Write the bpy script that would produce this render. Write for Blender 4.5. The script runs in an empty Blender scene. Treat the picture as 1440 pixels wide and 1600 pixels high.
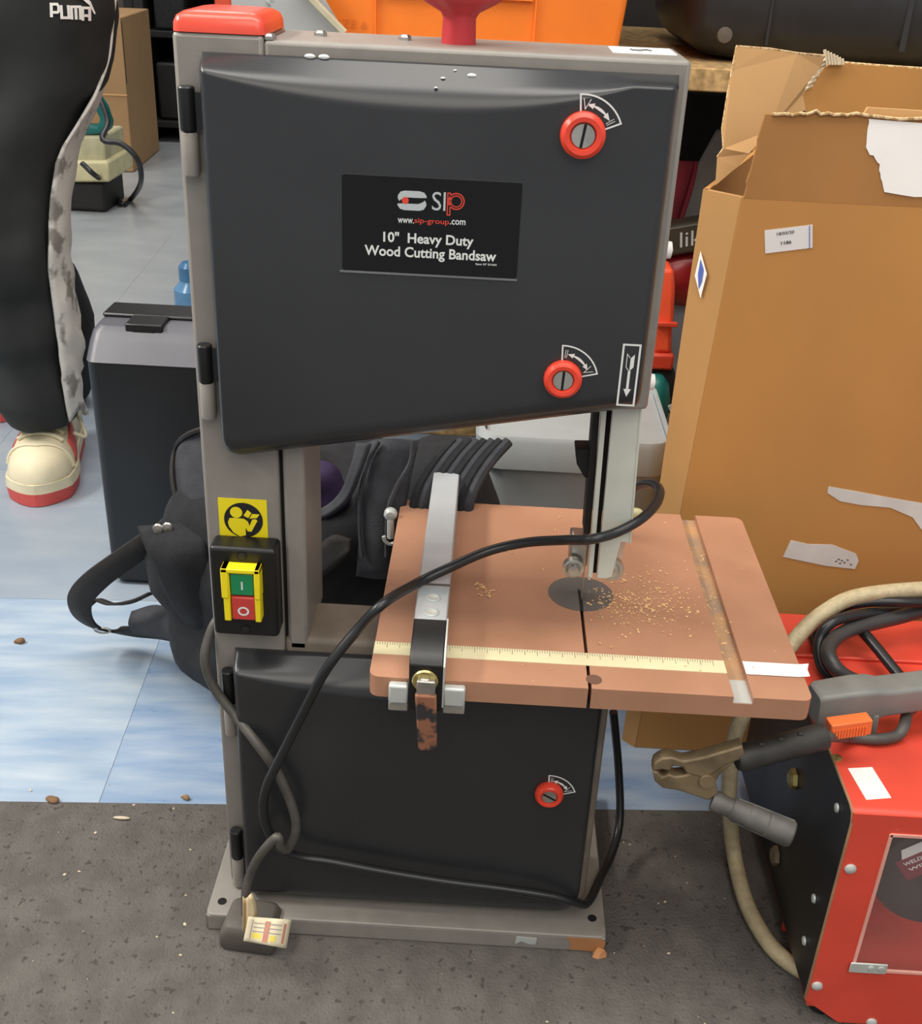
import bpy, bmesh, math, random
from mathutils import Vector, Matrix, noise
random.seed(7)
R = math.radians
C = bpy.context.scene.collection
SC = bpy.context.scene

# ------------------------------------------------------------------ camera
CAM = Vector((0.0, 0.0, 0.838))
F = 1757.84                                   # focal length in pixels of the 1440 wide frame
AX = Vector((0.99842635, 0.03659381, 0.04249364))     # camera right
AD = Vector((0.05457599, -0.45982012, -0.88633342))   # camera down
AF = Vector((-0.01289488, 0.88725777, -0.46109366))   # camera forward
cam_data = bpy.data.cameras.new('camera')
cam_data.sensor_fit = 'HORIZONTAL'; cam_data.sensor_width = 36
cam_data.lens = F / 1440 * 36; cam_data.clip_start = 0.02
cam = bpy.data.objects.new('camera', cam_data); C.objects.link(cam)
m = Matrix.Identity(4)
for i in range(3):
    m[i][0] = AX[i]; m[i][1] = -AD[i]; m[i][2] = -AF[i]; m[i][3] = CAM[i]
cam.matrix_world = m
SC.camera = cam

# ------------------------------------------------------------------ world, lights, exposure
w = bpy.data.worlds.new('room_light'); SC.world = w; w.use_nodes = True
bg = w.node_tree.nodes['Background']
bg.inputs[0].default_value = (0.93, 0.96, 1.0, 1); bg.inputs[1].default_value = 0.50

def area(name, loc, target, sx, sy, power, col):
    d = bpy.data.lights.new(name, 'AREA'); d.shape = 'RECTANGLE'; d.size = sx; d.size_y = sy
    d.energy = power; d.color = col
    o = bpy.data.objects.new(name, d); C.objects.link(o); o.location = loc
    o.rotation_euler = (Vector(target) - Vector(loc)).to_track_quat('-Z', 'Y').to_euler()
    return o
area('ceiling_tube_light', (-2.0, 0.9, 2.15), (0.0, 0.8, 0.3), 1.5, 0.28, 62, (1.0, 0.95, 0.87))
area('ceiling_and_fill_light', (-0.05, 0.62, 2.7), (-0.05, 0.62, 0.0), 2.6, 0.7, 42, (1.0, 0.95, 0.88))
area('ceiling_and_fill_light', (-1.3, 3.6, 2.8), (-1.3, 3.6, 0.0), 1.8, 0.8, 40, (1.0, 0.97, 0.93))
area('ceiling_and_fill_light', (0.6, -1.0, 2.4), (0.4, 0.9, 0.4), 2.4, 1.5, 36, (1.0, 0.93, 0.82))  # fill lamp added behind the camera to brighten the fronts, no real fixture
SC.view_settings.view_transform = 'Standard'; SC.view_settings.look = 'None'
SC.view_settings.gamma = 1; SC.view_settings.use_curve_mapping = False
SC.view_settings.exposure = 0.05

# ------------------------------------------------------------------ helpers
def _dir(px, py): return AX * (px - 720) + AD * (py - 800) + AF * F
def at(px, py, Y):
    d = _dir(px, py); return CAM + d * (Y / d.y)
def atz(px, py, z):
    d = _dir(px, py); return CAM + d * ((z - CAM.z) / d.z)
def lin(h):
    h = h.lstrip('#'); o = []
    for i in (0, 2, 4):
        c = int(h[i:i+2], 16) / 255
        o.append(c / 12.92 if c <= .04045 else ((c + .055) / 1.055) ** 2.4)
    return tuple(o)
def lerp(a, b, t): return a + (b - a) * t
def clamp(x, a=0., b=1.): return max(a, min(b, x))

class MB:
    def __init__(s): s.v = []; s.f = []
    def add(s, vs, fs):
        o = len(s.v); s.v += [Vector(p) for p in vs]; s.f += [tuple(i + o for i in q) for q in fs]; return s
    def box(s, x0, x1, y0, y1, z0, z1):
        return s.add([(x0,y0,z0),(x1,y0,z0),(x1,y1,z0),(x0,y1,z0),(x0,y0,z1),(x1,y0,z1),(x1,y1,z1),(x0,y1,z1)],
              [(0,3,2,1),(4,5,6,7),(0,1,5,4),(1,2,6,5),(2,3,7,6),(3,0,4,7)])
    def obox(s, c, ex, ey, ez):              # oriented box: centre and half axis vectors
        c = Vector(c); vs = []
        for k in (-1, 1):
            for (i, j) in ((-1,-1),(1,-1),(1,1),(-1,1)): vs.append(c + ex*i + ey*j + ez*k)
        return s.add(vs, [(0,3,2,1),(4,5,6,7),(0,1,5,4),(1,2,6,5),(2,3,7,6),(3,0,4,7)])
    def prism(s, poly, fn, t0, t1):
        n = len(poly)
        vs = [fn(u, v, t0) for u, v in poly] + [fn(u, v, t1) for u, v in poly]
        fs = [tuple(range(n))[::-1], tuple(range(n, 2*n))]
        fs += [(i, (i+1) % n, n + (i+1) % n, n + i) for i in range(n)]
        return s.add(vs, fs)
    def flat(s, poly, fn):
        return s.add([fn(u, v) for u, v in poly], [tuple(range(len(poly)))])
    def loft(s, rings, cap0=True, cap1=True, closed=True):
        n = len(rings[0]); vs = [p for r in rings for p in r]; fs = []
        for k in range(len(rings) - 1):
            for i in range(n if closed else n - 1):
                j = (i + 1) % n
                fs.append((k*n+i, k*n+j, (k+1)*n+j, (k+1)*n+i))
        if cap0: fs.append(tuple(range(n))[::-1])
        if cap1: fs.append(tuple((len(rings)-1)*n + i for i in range(n)))
        return s.add(vs, fs)
    def tube(s, pts, r, n=10, cap=True):
        pts = [Vector(p) for p in pts]; rings = []; up = None
        for i, p in enumerate(pts):
            t = (pts[min(i+1, len(pts)-1)] - pts[max(i-1, 0)]).normalized()
            if up is None:
                up = Vector((0,0,1)) if abs(t.z) < .9 else Vector((1,0,0))
            a = (up - t * up.dot(t)).normalized(); b = t.cross(a); up = a
            rr = r[i] if isinstance(r, (list, tuple)) else r
            rings.append([p + a*math.cos(2*math.pi*k/n)*rr + b*math.sin(2*math.pi*k/n)*rr for k in range(n)])
        return s.loft(rings, cap, cap)
    def lathe(s, prof, c, axis=(0,0,1), n=24, lobes=0, amp=0):
        ax = Vector(axis).normalized(); u = Vector((1,0,0)) if abs(ax.x) < .9 else Vector((0,1,0))
        a = (u - ax * u.dot(ax)).normalized(); b = ax.cross(a); c = Vector(c); rings = []
        for r, h in prof:
            rg = []
            for k in range(n):
                th = 2*math.pi*k/n; q = r * (1 + (amp*math.cos(lobes*th) if lobes and r > .012 else 0))
                rg.append(c + ax*h + a*math.cos(th)*q + b*math.sin(th)*q)
            rings.append(rg)
        return s.loft(rings)
    def grid(s, fn, nu, nv):
        vs = [fn(i/nu, j/nv) for j in range(nv+1) for i in range(nu+1)]
        return s.add(vs, [(j*(nu+1)+i, j*(nu+1)+i+1, (j+1)*(nu+1)+i+1, (j+1)*(nu+1)+i) for j in range(nv) for i in range(nu)])
    def blob(s, c, h, e=2.6, nu=40, nv=24, amp=0., fs=8., seed=0):   # superellipsoid with folds
        c = Vector(c); rings = []
        def sg(x, p): return math.copysign(abs(x) ** p, x)
        for j in range(nv + 1):
            ph = -math.pi/2 + math.pi * (j + .02) / (nv + .04); rg = []
            for i in range(nu):
                th = 2*math.pi*i/nu; k = 2/e
                d = Vector((sg(math.cos(ph), k)*sg(math.cos(th), k), sg(math.cos(ph), k)*sg(math.sin(th), k), sg(math.sin(ph), k)))
                p = Vector((d.x*h[0], d.y*h[1], d.z*h[2]))
                if amp: p += d.normalized() * amp * noise.noise((p + Vector((seed, seed*2, 0))) * fs)
                rg.append(c + p)
            rings.append(rg)
        return s.loft(rings)

def smooth_path(pts, k=8):
    pts = [Vector(p) for p in pts]; out = []
    P = [2*pts[0]-pts[1]] + pts + [2*pts[-1]-pts[-2]]
    for i in range(1, len(P)-2):
        p0, p1, p2, p3 = P[i-1:i+3]
        for q in range(k):
            t = q/k
            out.append(.5*((2*p1)+(p2-p0)*t+(2*p0-5*p1+4*p2-p3)*t*t+(3*p1-p0-3*p2+p3)*t**3))
    return out + [pts[-1]]
def rrect(x0, x1, y0, y1, r, n=5):
    o = []
    for cx, cy, a in ((x1-r, y0+r, -90), (x1-r, y1-r, 0), (x0+r, y1-r, 90), (x0+r, y0+r, 180)):
        for k in range(n+1):
            t = R(a + 90*k/n); o.append((cx + r*math.cos(t), cy + r*math.sin(t)))
    return o
def circle(cx, cy, r, n=24, ry=None): return [(cx + r*math.cos(2*math.pi*k/n), cy + (ry or r)*math.sin(2*math.pi*k/n)) for k in range(n)]
def XZ(y): return lambda u, v, t=0: Vector((u, y + t, v))
def XY(z): return lambda u, v, t=0: Vector((u, v, z + t))

BASE = {}
def base_of(p):
    while p is not None:
        if p.name in BASE: return BASE[p.name]
        p = p.parent
    return Vector((0,0,0))
def tag(o, label=None, cat=None, group=None, kind=None):
    if label: o['label'] = label
    if cat: o['category'] = cat
    if group: o['group'] = group
    if kind: o['kind'] = kind
    return o
def obj(name, mb, mat, parent=None, smooth=True, bevel=0, sub=0, angle=38, seg=2, label=None):
    b = base_of(parent)
    if parent is None:
        lo = Vector((min(p.x for p in mb.v), min(p.y for p in mb.v), min(p.z for p in mb.v)))
        hi = Vector((max(p.x for p in mb.v), max(p.y for p in mb.v), max(p.z for p in mb.v)))
        b = Vector(((lo.x+hi.x)/2, (lo.y+hi.y)/2, lo.z))
    me = bpy.data.meshes.new(name)
    me.from_pydata([p - b for p in mb.v], [], mb.f); me.validate()
    bm = bmesh.new(); bm.from_mesh(me); bmesh.ops.recalc_face_normals(bm, faces=bm.faces); bm.to_mesh(me); bm.free()
    if smooth:
        me.shade_smooth(); me.set_sharp_from_angle(angle=R(angle))
    me.materials.append(mat)
    o = bpy.data.objects.new(name, me); C.objects.link(o)
    if parent is not None: o.parent = parent
    else: o.location = b; BASE[o.name] = b
    if bevel:
        md = o.modifiers.new('bevel', 'BEVEL'); md.width = bevel; md.segments = seg; md.limit_method = 'ANGLE'; md.angle_limit = R(35)
    if sub:
        md = o.modifiers.new('sub', 'SUBSURF'); md.levels = sub; md.render_levels = sub
    if label: o['label'] = label
    return o
def thing(name, label, cat, loc, group=None):
    o = bpy.data.objects.new(name, None); C.objects.link(o); o.location = loc; o.empty_display_size = .05
    BASE[o.name] = Vector(loc)
    return tag(o, label, cat, group)
def struct(name, mb, mat, parent=None, **k):
    o = obj(name, mb, mat, parent, **k)
    if parent is None: o['kind'] = 'structure'
    return o
def bake(o):
    dg = bpy.context.evaluated_depsgraph_get(); dg.update()
    me = bpy.data.meshes.new_from_object(o.evaluated_get(dg)); o.modifiers.clear(); o.data = me
    me.shade_smooth(); return o
_tc = {}
def text2d(body, width, height, offset=0.0):
    """outline font turned to faces, fitted to a box width x height centred on 0"""
    key = (body, offset)
    if key not in _tc:
        cu = bpy.data.curves.new('txt', 'FONT'); cu.body = body; cu.offset = offset; cu.size = 1; cu.resolution_u = 3
        o = bpy.data.objects.new('txt', cu); C.objects.link(o)
        dg = bpy.context.evaluated_depsgraph_get(); dg.update()
        me = bpy.data.meshes.new_from_object(o.evaluated_get(dg))
        _tc[key] = ([tuple(v.co) for v in me.vertices], [tuple(p.vertices) for p in me.polygons])
        bpy.data.objects.remove(o); bpy.data.curves.remove(cu); bpy.data.meshes.remove(me)
    vs, fs = _tc[key]
    x0 = min(v[0] for v in vs); x1 = max(v[0] for v in vs); y0 = min(v[1] for v in vs); y1 = max(v[1] for v in vs)
    return [((v[0]-(x0+x1)/2)/(x1-x0)*width, (v[1]-(y0+y1)/2)/(y1-y0)*height) for v in vs], fs
def add_text(mb, body, fn, width, height, offset=0.02):
    vs, fs = text2d(body, width, height, offset); mb.add([fn(u, v) for u, v in vs], fs)

# ------------------------------------------------------------------ materials
def M(name, col, rough=.5, metal=0., var=.10, scale=25., bump=0., bscale=250., spec=.5, col2=None, stretch=(1,1,1),
      speck=None, speck_amt=.72, speck_scale=300., alpha=1., trans=0., emit=0., rvar=0., lo=.35, hi=.65, detail=5.):
    mt = bpy.data.materials.new(name); mt.use_nodes = True; nt = mt.node_tree; N = nt.nodes; L = nt.links
    p = N['Principled BSDF']; c = lin(col) if isinstance(col, str) else col
    p.inputs['Roughness'].default_value = rough; p.inputs['Metallic'].default_value = metal
    p.inputs['Specular IOR Level'].default_value = spec; p.inputs['Alpha'].default_value = alpha
    p.inputs['Transmission Weight'].default_value = trans
    tc = N.new('ShaderNodeTexCoord'); mp = N.new('ShaderNodeMapping'); mp.inputs['Scale'].default_value = stretch
    L.new(tc.outputs['Object'], mp.inputs['Vector'])
    n = N.new('ShaderNodeTexNoise'); n.inputs['Scale'].default_value = scale; n.inputs['Detail'].default_value = detail
    L.new(mp.outputs[0], n.inputs['Vector'])
    r = N.new('ShaderNodeValToRGB'); r.color_ramp.elements[0].position = lo; r.color_ramp.elements[1].position = hi
    a = tuple(x*(1-var) for x in c); b = lin(col2) if col2 else tuple(min(1, x*(1+var)) for x in c)
    if col2: a = c
    r.color_ramp.elements[0].color = (*a, 1); r.color_ramp.elements[1].color = (*b, 1)
    L.new(n.outputs['Fac'], r.inputs[0]); out = r.outputs[0]
    if speck:
        n2 = N.new('ShaderNodeTexNoise'); n2.inputs['Scale'].default_value = speck_scale; n2.inputs['Detail'].default_value = 2
        L.new(mp.outputs[0], n2.inputs['Vector'])
        r2 = N.new('ShaderNodeValToRGB'); r2.color_ramp.elements[0].position = speck_amt; r2.color_ramp.elements[1].position = speck_amt + .04
        L.new(n2.outputs['Fac'], r2.inputs[0])
        mx = N.new('ShaderNodeMix'); mx.data_type = 'RGBA'; L.new(r2.outputs[0], mx.inputs['Factor'])
        L.new(out, mx.inputs['A']); mx.inputs['B'].default_value = (*lin(speck), 1); out = mx.outputs['Result']
    L.new(out, p.inputs['Base Color'])
    if rvar:
        mr = N.new('ShaderNodeMapRange'); mr.inputs['To Min'].default_value = max(0, rough-rvar); mr.inputs['To Max'].default_value = rough+rvar
        L.new(n.outputs['Fac'], mr.inputs['Value']); L.new(mr.outputs[0], p.inputs['Roughness'])
    if bump:
        n3 = N.new('ShaderNodeTexNoise'); n3.inputs['Scale'].default_value = bscale; n3.inputs['Detail'].default_value = 4
        L.new(mp.outputs[0], n3.inputs['Vector'])
        bp = N.new('ShaderNodeBump'); bp.inputs['Strength'].default_value = bump; bp.inputs['Distance'].default_value = .002
        L.new(n3.outputs['Fac'], bp.inputs['Height']); L.new(bp.outputs[0], p.inputs['Normal'])
    return mt
m_carpet = M('grey_carpet', '#615d59', .95, var=.13, scale=45, bump=1.0, bscale=380, spec=.1, speck='#4b4844', speck_amt=.63, speck_scale=150, stretch=(1, .8, 1))
m_vinyl = M('blue_vinyl', '#7590b3', .30, var=.1, col2='#a9b7c5', scale=7, stretch=(1, 5, 1), bump=.12, bscale=60, rvar=.1, lo=.3, hi=.72)
m_vinyl_w = M('worn_blue_vinyl', '#8ba1ba', .32, col2='#b3bfc9', scale=7, stretch=(1, 5, 1), bump=.12, bscale=60, rvar=.1, lo=.3, hi=.72)
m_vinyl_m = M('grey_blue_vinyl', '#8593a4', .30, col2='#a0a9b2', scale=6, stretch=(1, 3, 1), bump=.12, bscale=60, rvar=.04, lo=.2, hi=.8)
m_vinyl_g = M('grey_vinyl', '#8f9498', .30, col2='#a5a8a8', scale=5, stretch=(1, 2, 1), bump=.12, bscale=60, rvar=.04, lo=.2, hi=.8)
m_joint = M('tile_joint', '#8799ae', .6)
m_wall = M('grey_wall', '#8a8680', .9)
m_paint = M('grey_hammer_paint', '#88837c', .40, var=.05, scale=60, bump=.05, bscale=300, rvar=.06)
m_paint_d = M('dusty_grey_paint', '#7a6f62', .6, var=.16, scale=30)
m_groove = M('dark_groove', '#17130f', .9)
m_door = M('charcoal_door', '#2b2c2e', .30, var=.12, scale=9, spec=.55, speck='#55565a', speck_amt=.80, speck_scale=70, rvar=.07)
m_blk = M('black_plastic', '#141414', .38, var=.15)
m_blk_m = M('matt_black', '#181716', .8, var=.2)
m_hinge = M('black_hinge', '#222324', .35, metal=.3)
m_red = M('red_plastic', '#e6452f', .28, var=.04)
m_redcap = M('faded_red_plastic', '#e5513e', .25, var=.04)
m_redknob = M('red_knob_plastic', '#c7343a', .5, var=.08)
m_steel = M('brushed_steel', '#b9b6ae', .35, metal=.9, var=.12, scale=80)
m_alu = M('grey_aluminium', '#b2b8bb', .38, metal=.1, var=.05, scale=30)
m_alu_l = M('pale_zinc', '#c3c7c2', .4, metal=.3, var=.05)
m_brass = M('brass', '#b3a36a', .35, metal=.8)
m_table = M('brown_painted_table', '#ab7d62', .46, var=.07, scale=14, rvar=.1, speck='#bd9580', speck_amt=.74, speck_scale=120)
m_insert = M('grey_insert', '#5d5854', .6)
m_slot = M('black_slot', '#0c0908', .9)
m_dust_floor = M('sawdust_slot_floor', '#b48a62', .8, col2='#8f7a66', scale=35)
m_dust = M('sawdust', '#d3ad7e', .95, var=.2)
m_white = M('white_print', '#dcdedb', .6, var=.02)
m_paper = M('white_paper', '#eceae6', .7, var=.02)
m_grey_print = M('grey_print', '#b9bfc0', .5, var=.02)
m_red_print = M('red_print', '#e0452f', .5, var=.02)
m_dark_print = M('dark_print', '#4a4543', .8, var=.02)
m_blue_print = M('blue_print', '#4f66b0', .7, var=.02)
m_plate = M('gloss_black_plate', '#070606', .05, var=.05, spec=.35)
m_yellow = M('yellow_plastic', '#f2dd1c', .4, var=.03)
m_green = M('green_button', '#1f8a58', .3, var=.03)
m_redbtn = M('red_button', '#c5403a', .3, var=.03)
m_guard = M('grey_guard_paint', '#c3c5ba', .5, var=.06, scale=30)
m_clear = M('clear_guard', '#cfc6ba', .25, alpha=.35)
m_rust = M('flaking_rust', '#8a5a41', .75, col2='#2d2a2b', scale=70, lo=.46, hi=.54, detail=3)
m_cable = M('black_cable', '#1f2022', .35, var=.12)
m_cable_g = M('grey_dusty_cable', '#4a4742', .5, var=.25, scale=40)
m_plug = M('dark_grey_plug', '#5a544e', .6, var=.12)
m_card = M('cardboard', '#b58144', .8, var=.07, scale=6, bump=.05, bscale=60, stretch=(1, 1, .5))
m_card_in = M('cardboard_inner', '#cda06a', .8, var=.06, scale=7)
m_card_edge = M('cardboard_edge', '#d3b78c', .9, col2='#9a7748', scale=300, lo=.45, hi=.6)
m_flute = M('torn_flute', '#d3c3a6', .9, var=.1)
m_wred = M('red_enamel', '#d94a38', .38, var=.06, scale=18, speck='#e07b68', speck_amt=.74, speck_scale=60)
m_wblk = M('oily_black_steel', '#17171a', .42, var=.4, scale=9, stretch=(1, 1, .4), rvar=.15)
m_wedge = M('bare_worn_edge', '#8d6b4d', .6, var=.2)
m_window = M('clear_window', '#dfc9c4', .12, alpha=.07)
m_clamp = M('tarnished_brass_clamp', '#7c6c52', .55, metal=.4, var=.3, scale=40)
m_rubber = M('grey_black_rubber', '#2f2d2a', .6, var=.25, scale=50)
m_torch = M('grey_torch_plastic', '#7b7c78', .45, var=.12, scale=22)
m_orange_tr = M('orange_trigger', '#f2743a', .4, var=.04)
m_hose = M('cream_braided_hose', '#b5a684', .5, var=.12, scale=120, bump=.3, bscale=300)
m_orange = M('orange_crate', '#f5812a', .45, var=.03)
m_rack = M('grey_rack_steel', '#a2a4a3', .45, var=.04)
m_chip = M('chipboard', '#a98a5c', .85, var=.35, scale=90)
m_blkcase = M('dark_grey_case', '#2a2a2b', .42, var=.12)
m_casetop = M('black_case_plastic', '#2b2a2e', .45, var=.08)
m_fabric = M('black_bag_fabric', '#1b1c1f', .9, var=.3, scale=60, bump=.3, bscale=500)
m_fabric_g = M('charcoal_fabric', '#34353a', .85, var=.2, scale=50, bump=.3, bscale=500)
m_strap = M('black_webbing', '#201d1b', .8, var=.2, scale=80, bump=.3, bscale=700)
m_purple = M('purple_lining', '#2b1a40', .8)
m_tub = M('grey_plastic_tub', '#a3a8a8', .4, var=.04)
m_teal = M('teal_plastic', '#0f6660', .4, var=.1)
m_cream = M('cream_plastic', '#b9b38f', .5, var=.12)
m_trouser = M('black_track_fabric', '#242625', .85, var=.2, scale=14, bump=.1, bscale=40)
m_camo = M('camouflage_stripe', '#d6d2ca', .8, col2='#8b8780', scale=24, lo=.54, hi=.62)
m_shoe = M('cream_leather', '#d8cdae', .6, var=.06)
m_shoered = M('red_rubber', '#c8504a', .6, var=.06)
m_skin = M('skin', '#b98468', .55)
m_hair = M('hair', '#2a201a', .7)
m_jacket = M('dark_jacket', '#202124', .8)
m_bottle = M('blue_plastic', '#5d8fb8', .25, alpha=.85)
m_dred = M('dark_red_fabric', '#7d1c2c', .8, var=.15)
m_packet = M('olive_packet', '#4c473c', .35, var=.15)
m_otool = M('orange_tool_plastic', '#ee5836', .4, var=.04)
m_clearbox = M('clear_plastic_tray', '#c4c5c0', .2, alpha=.6)
m_dark = M('dark_metal', '#1a1815', .6, var=.3)

# ------------------------------------------------------------------ the setting
def seamY(x): return .9248 + .0645 * x
fl = struct('floor', MB().box(-4, 3, .2, 6.5, -.03, -.0012), m_joint, smooth=False)
# vinyl tiles, laid in rows parallel to the carpet edge
TL = .4; ca, sa = math.cos(.0644), math.sin(.0644)
def tile_pt(u, v, t=0):
    return Vector((-.381 + u*ca - v*sa, .9002 + u*sa + v*ca, t))
tb = MB().prism(rrect(.0003, TL-.0003, .0003, TL-.0003, .001, 1), lambda u, v, t: Vector((u, v, t)), -.002, 0)
tmes = {}
for j in range(0, 6):
    for i in range(-4, 4):
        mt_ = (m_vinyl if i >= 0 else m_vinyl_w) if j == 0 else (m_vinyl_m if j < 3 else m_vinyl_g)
        if mt_.name not in tmes:
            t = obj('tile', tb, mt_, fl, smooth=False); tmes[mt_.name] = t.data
            for vv in t.data.vertices: vv.co += BASE['floor']
        else:
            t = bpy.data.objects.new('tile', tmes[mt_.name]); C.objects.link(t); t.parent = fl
        p = tile_pt(i*TL, j*TL); t.location = p - BASE['floor']; t.rotation_euler = (0, 0, .0644)
a = tile_pt(-8*TL, 6*TL); b = tile_pt(8*TL, 6*TL)
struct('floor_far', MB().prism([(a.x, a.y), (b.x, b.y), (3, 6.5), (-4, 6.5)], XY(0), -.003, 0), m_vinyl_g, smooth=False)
struct('floor_carpet', MB().prism([(-2, -.6), (2, -.6), (2, seamY(2)), (-2, seamY(-2))], XY(0), -.012, .0008), m_carpet, smooth=False)
struct('wall_back', MB().box(-3.2, 2.4, 5.3, 5.4, 0, 2.8), m_wall, smooth=False)
struct('wall_right', MB().box(-.2, 2.4, 2.25, 2.32, 0, 2.4), M('dark_wall', '#2b2825', .9), smooth=False)

# ------------------------------------------------------------------ the bandsaw
YF, YB = .785, .870
XL, XR = -.2144, .124
saw = thing('bandsaw', 'grey and black upright bandsaw with a brown table and red latches', 'bandsaw', (-.045, .83, 0))

def slab(name, poly, y0, y1, mat, parent=saw, bevel=.003, **k):
    return obj(name, MB().prism(poly, XZ(0), y0, y1), mat, parent, bevel=bevel, **k)
# frame
slab('column', [(XL, .02), (-.1545, .02), (-.1545, .770), (XL, .770)], YF, YB, m_paint)
slab('column_groove', [(-.1545, .29), (-.1515, .29), (-.1515, .5), (-.1545, .5)], YF+.006, YB, m_groove, bevel=0)
slab('column_inner', [(-.1515, .29), (-.1345, .29), (-.1345, .52), (-.1515, .52)], YF, YB, m_paint)
slab('upper_housing', [(-.1545, .478), (.0, .506), (.100, .522), (XR, .524), (XR, .7675), (-.1545, .7675)], YF, YB, m_paint)
low = slab('lower_housing', [(-.1545, .02), (XR, .02), (XR, .302), (-.1545, .302)], YF, .846, m_paint_d, bevel=.005, seg=3)
bt = MB(); bt.prism(rrect(-.2285, .1415, .742, .95, .006), XY(0), .0175, .0205)
bt.box(-.2285, .1415, .742, .745, .0008, .019); bt.box(-.2285, .1415, .947, .95, .0008, .019)
bt.box(-.2285, -.2255, .742, .95, .0008, .019); bt.box(.1385, .1415, .742, .95, .0008, .019)
bs = obj('base_plate', bt, m_paint, saw, bevel=.0025, seg=3)
for x, y in ((-.2166, .758), (.1297, .764)):
    obj('bolt_hole', MB().prism(circle(x, y, .0042, 16), XY(.0205), 0, .0004), m_slot, bs)
obj('rust_patch', MB().prism([(.108,.0035),(.1395,.0015),(.1412,.015),(.137,.0185),(.105,.018),(.11,.009)], XZ(.7415), 0, .0006), M('bare_rust', '#a9744a', .8), bs, label='rust brown bare corner')
obj('label_residue', MB().prism([(.058,.006),(.064,.010),(.07,.007),(.077,.0065),(.078,.015),(.059,.0155)], XZ(.7415), 0, .0005), m_alu_l, bs, label='torn silver sticker remains')
# top cap, knob, bolts, sticker
cp = MB()
rings = []
for z, ins in ((.770, 0), (.7755, .0003), (.7795, .002), (.782, .006), (.783, .012)):
    rings.append([Vector((x, y, z)) for x, y in rrect(XL+ins, -.1535-ins, YF+ins, .862-ins, .006)])
cp.loft(rings); obj('top_cap', cp, m_redcap, saw, angle=60)
kn = MB().lathe([(.0118, .7675), (.0112, .7835), (.0125, .787), (.0225, .7925), (.0285, .797), (.0300, .803), (.0300, .813), (.027, .820), (.016, .823), (.0, .8235)], (-.029, .826, 0), n=72, lobes=7, amp=.07)
obj('tension_knob', kn, m_redknob, saw, angle=60)
for x, y in ((-.124, .832), (-.066, .832), (-.151, .79)):
    obj('bolt', MB().lathe([(.0045, .7675), (.0045, .7695), (.003, .771), (0, .7712)], (x, y, 0), n=6), m_steel, saw)
st = obj('top_sticker', MB().prism([(.0752, .813), (.1184, .8157), (.1186, .861), (.0754, .8576)], XY(.7675), 0, .0004), m_paper, saw)
obj('sticker_mark', MB().tube(smooth_path([(.089,.838,.7682),(.091,.832,.7682),(.096,.833,.7682),(.099,.838,.7682),(.103,.834,.7682)]), .0006, 5), m_dark_print, st)
for p in (at(1046, 396, .80), at(1019, 604, .80)):
    obj('side_knob', MB().lathe([(.004, XR), (.0065, XR+.002), (.006, XR+.006), (0, XR+.0075)], (0, .81, p.z), axis=(1,0,0), n=16), m_paper, saw)

# doors: pressed panels with an arched chamfer along the top
def door(name, xl, xr, ztop, zbot, wmax, xc, half, D, rb):
    nx, nz = 100, 110
    def fil(d, r):
        t = clamp(d / r); return math.sqrt(max(0, 1-(1-t)**2))
    def bot(x):
        z = zbot(x)
        for d, r in ((x-xl, rb[0]), (xr-x, rb[1])):
            if d < r: z = max(z, zbot(x) + r - math.sqrt(max(0, r*r-(r-d)**2)))
        return z
    def pos(u, v):
        u = u - .06*math.sin(2*math.pi*u)
        v = v/.5*.86 if v < .5 else .86 + (v-.5)/.5*.14      # half of the rows go to the chamfer
        if v < .3: v = .3*(v/.3)**1.5
        x = lerp(xl, xr, u); zb = bot(x); zt = ztop
        z = lerp(zb, zt, v)
        q = (x-xc)/(half[1] if x > xc else half[0])
        w = max(.0045, .0015 + wmax*(1-q*q))
        h = (zt-z)/w; kk = .42
        ch = min(h, 1) - max(kk-abs(h-1), 0)**2/(4*kk)
        d = .006 + (D-.006) * ch
        d = d * (.15 + .85*fil(x-xl, .007)) * (.15 + .85*fil(xr-x, .007)) * (.1 + .9*fil(z-zb, .018))
        return Vector((x, YF - d, z))
    b = MB().grid(pos, nx, nz)
    idx = [i for i in range(nx+1)] + [(j)*(nx+1)+nx for j in range(1, nz+1)] + [nz*(nx+1)+i for i in range(nx-1, -1, -1)] + [j*(nx+1) for j in range(nz-1, 0, -1)]
    o0 = len(b.v)
    for i in idx: p = b.v[i].copy(); p.y = YF; b.v.append(p)
    n = len(idx)
    for k in range(n): b.f.append((idx[k], idx[(k+1) % n], o0+(k+1) % n, o0+k))
    return obj(name, b, m_door, saw, angle=50)
DF = YF - .027                                  # plane of the door faces
ud = door('upper_door', -.1945, .1165, .7585, lambda x: .4745 + .19*(x+.176) + (.0 if x < 0 else 0), .0185, -.045, (.174, .1417), .027, (.018, .006))
ld = door('lower_door', -.1965, .1170, .2895, lambda x: .0215, .0185, -.045, (.172, .1417), .027, (.006, .026))

for px, py, r_ in ((484, 88, .0036), (506, 89, .0036), (737, 118, .0030), (692, 122, .0016), (711, 110, .0012), (681, 137, .0012)):
    z_ = at(px, py, YF-.012); q_ = (z_.x+.045)/.16; d_ = .006 + .021*clamp((.7585-z_.z)/max(.0045, .0015+.0185*(1-q_*q_)))
    obj('paint_fleck', MB().blob(at(px, py, YF-d_-.0003), (r_, .0012, r_*.45), 2, 12, 8), m_white, ud)
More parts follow.
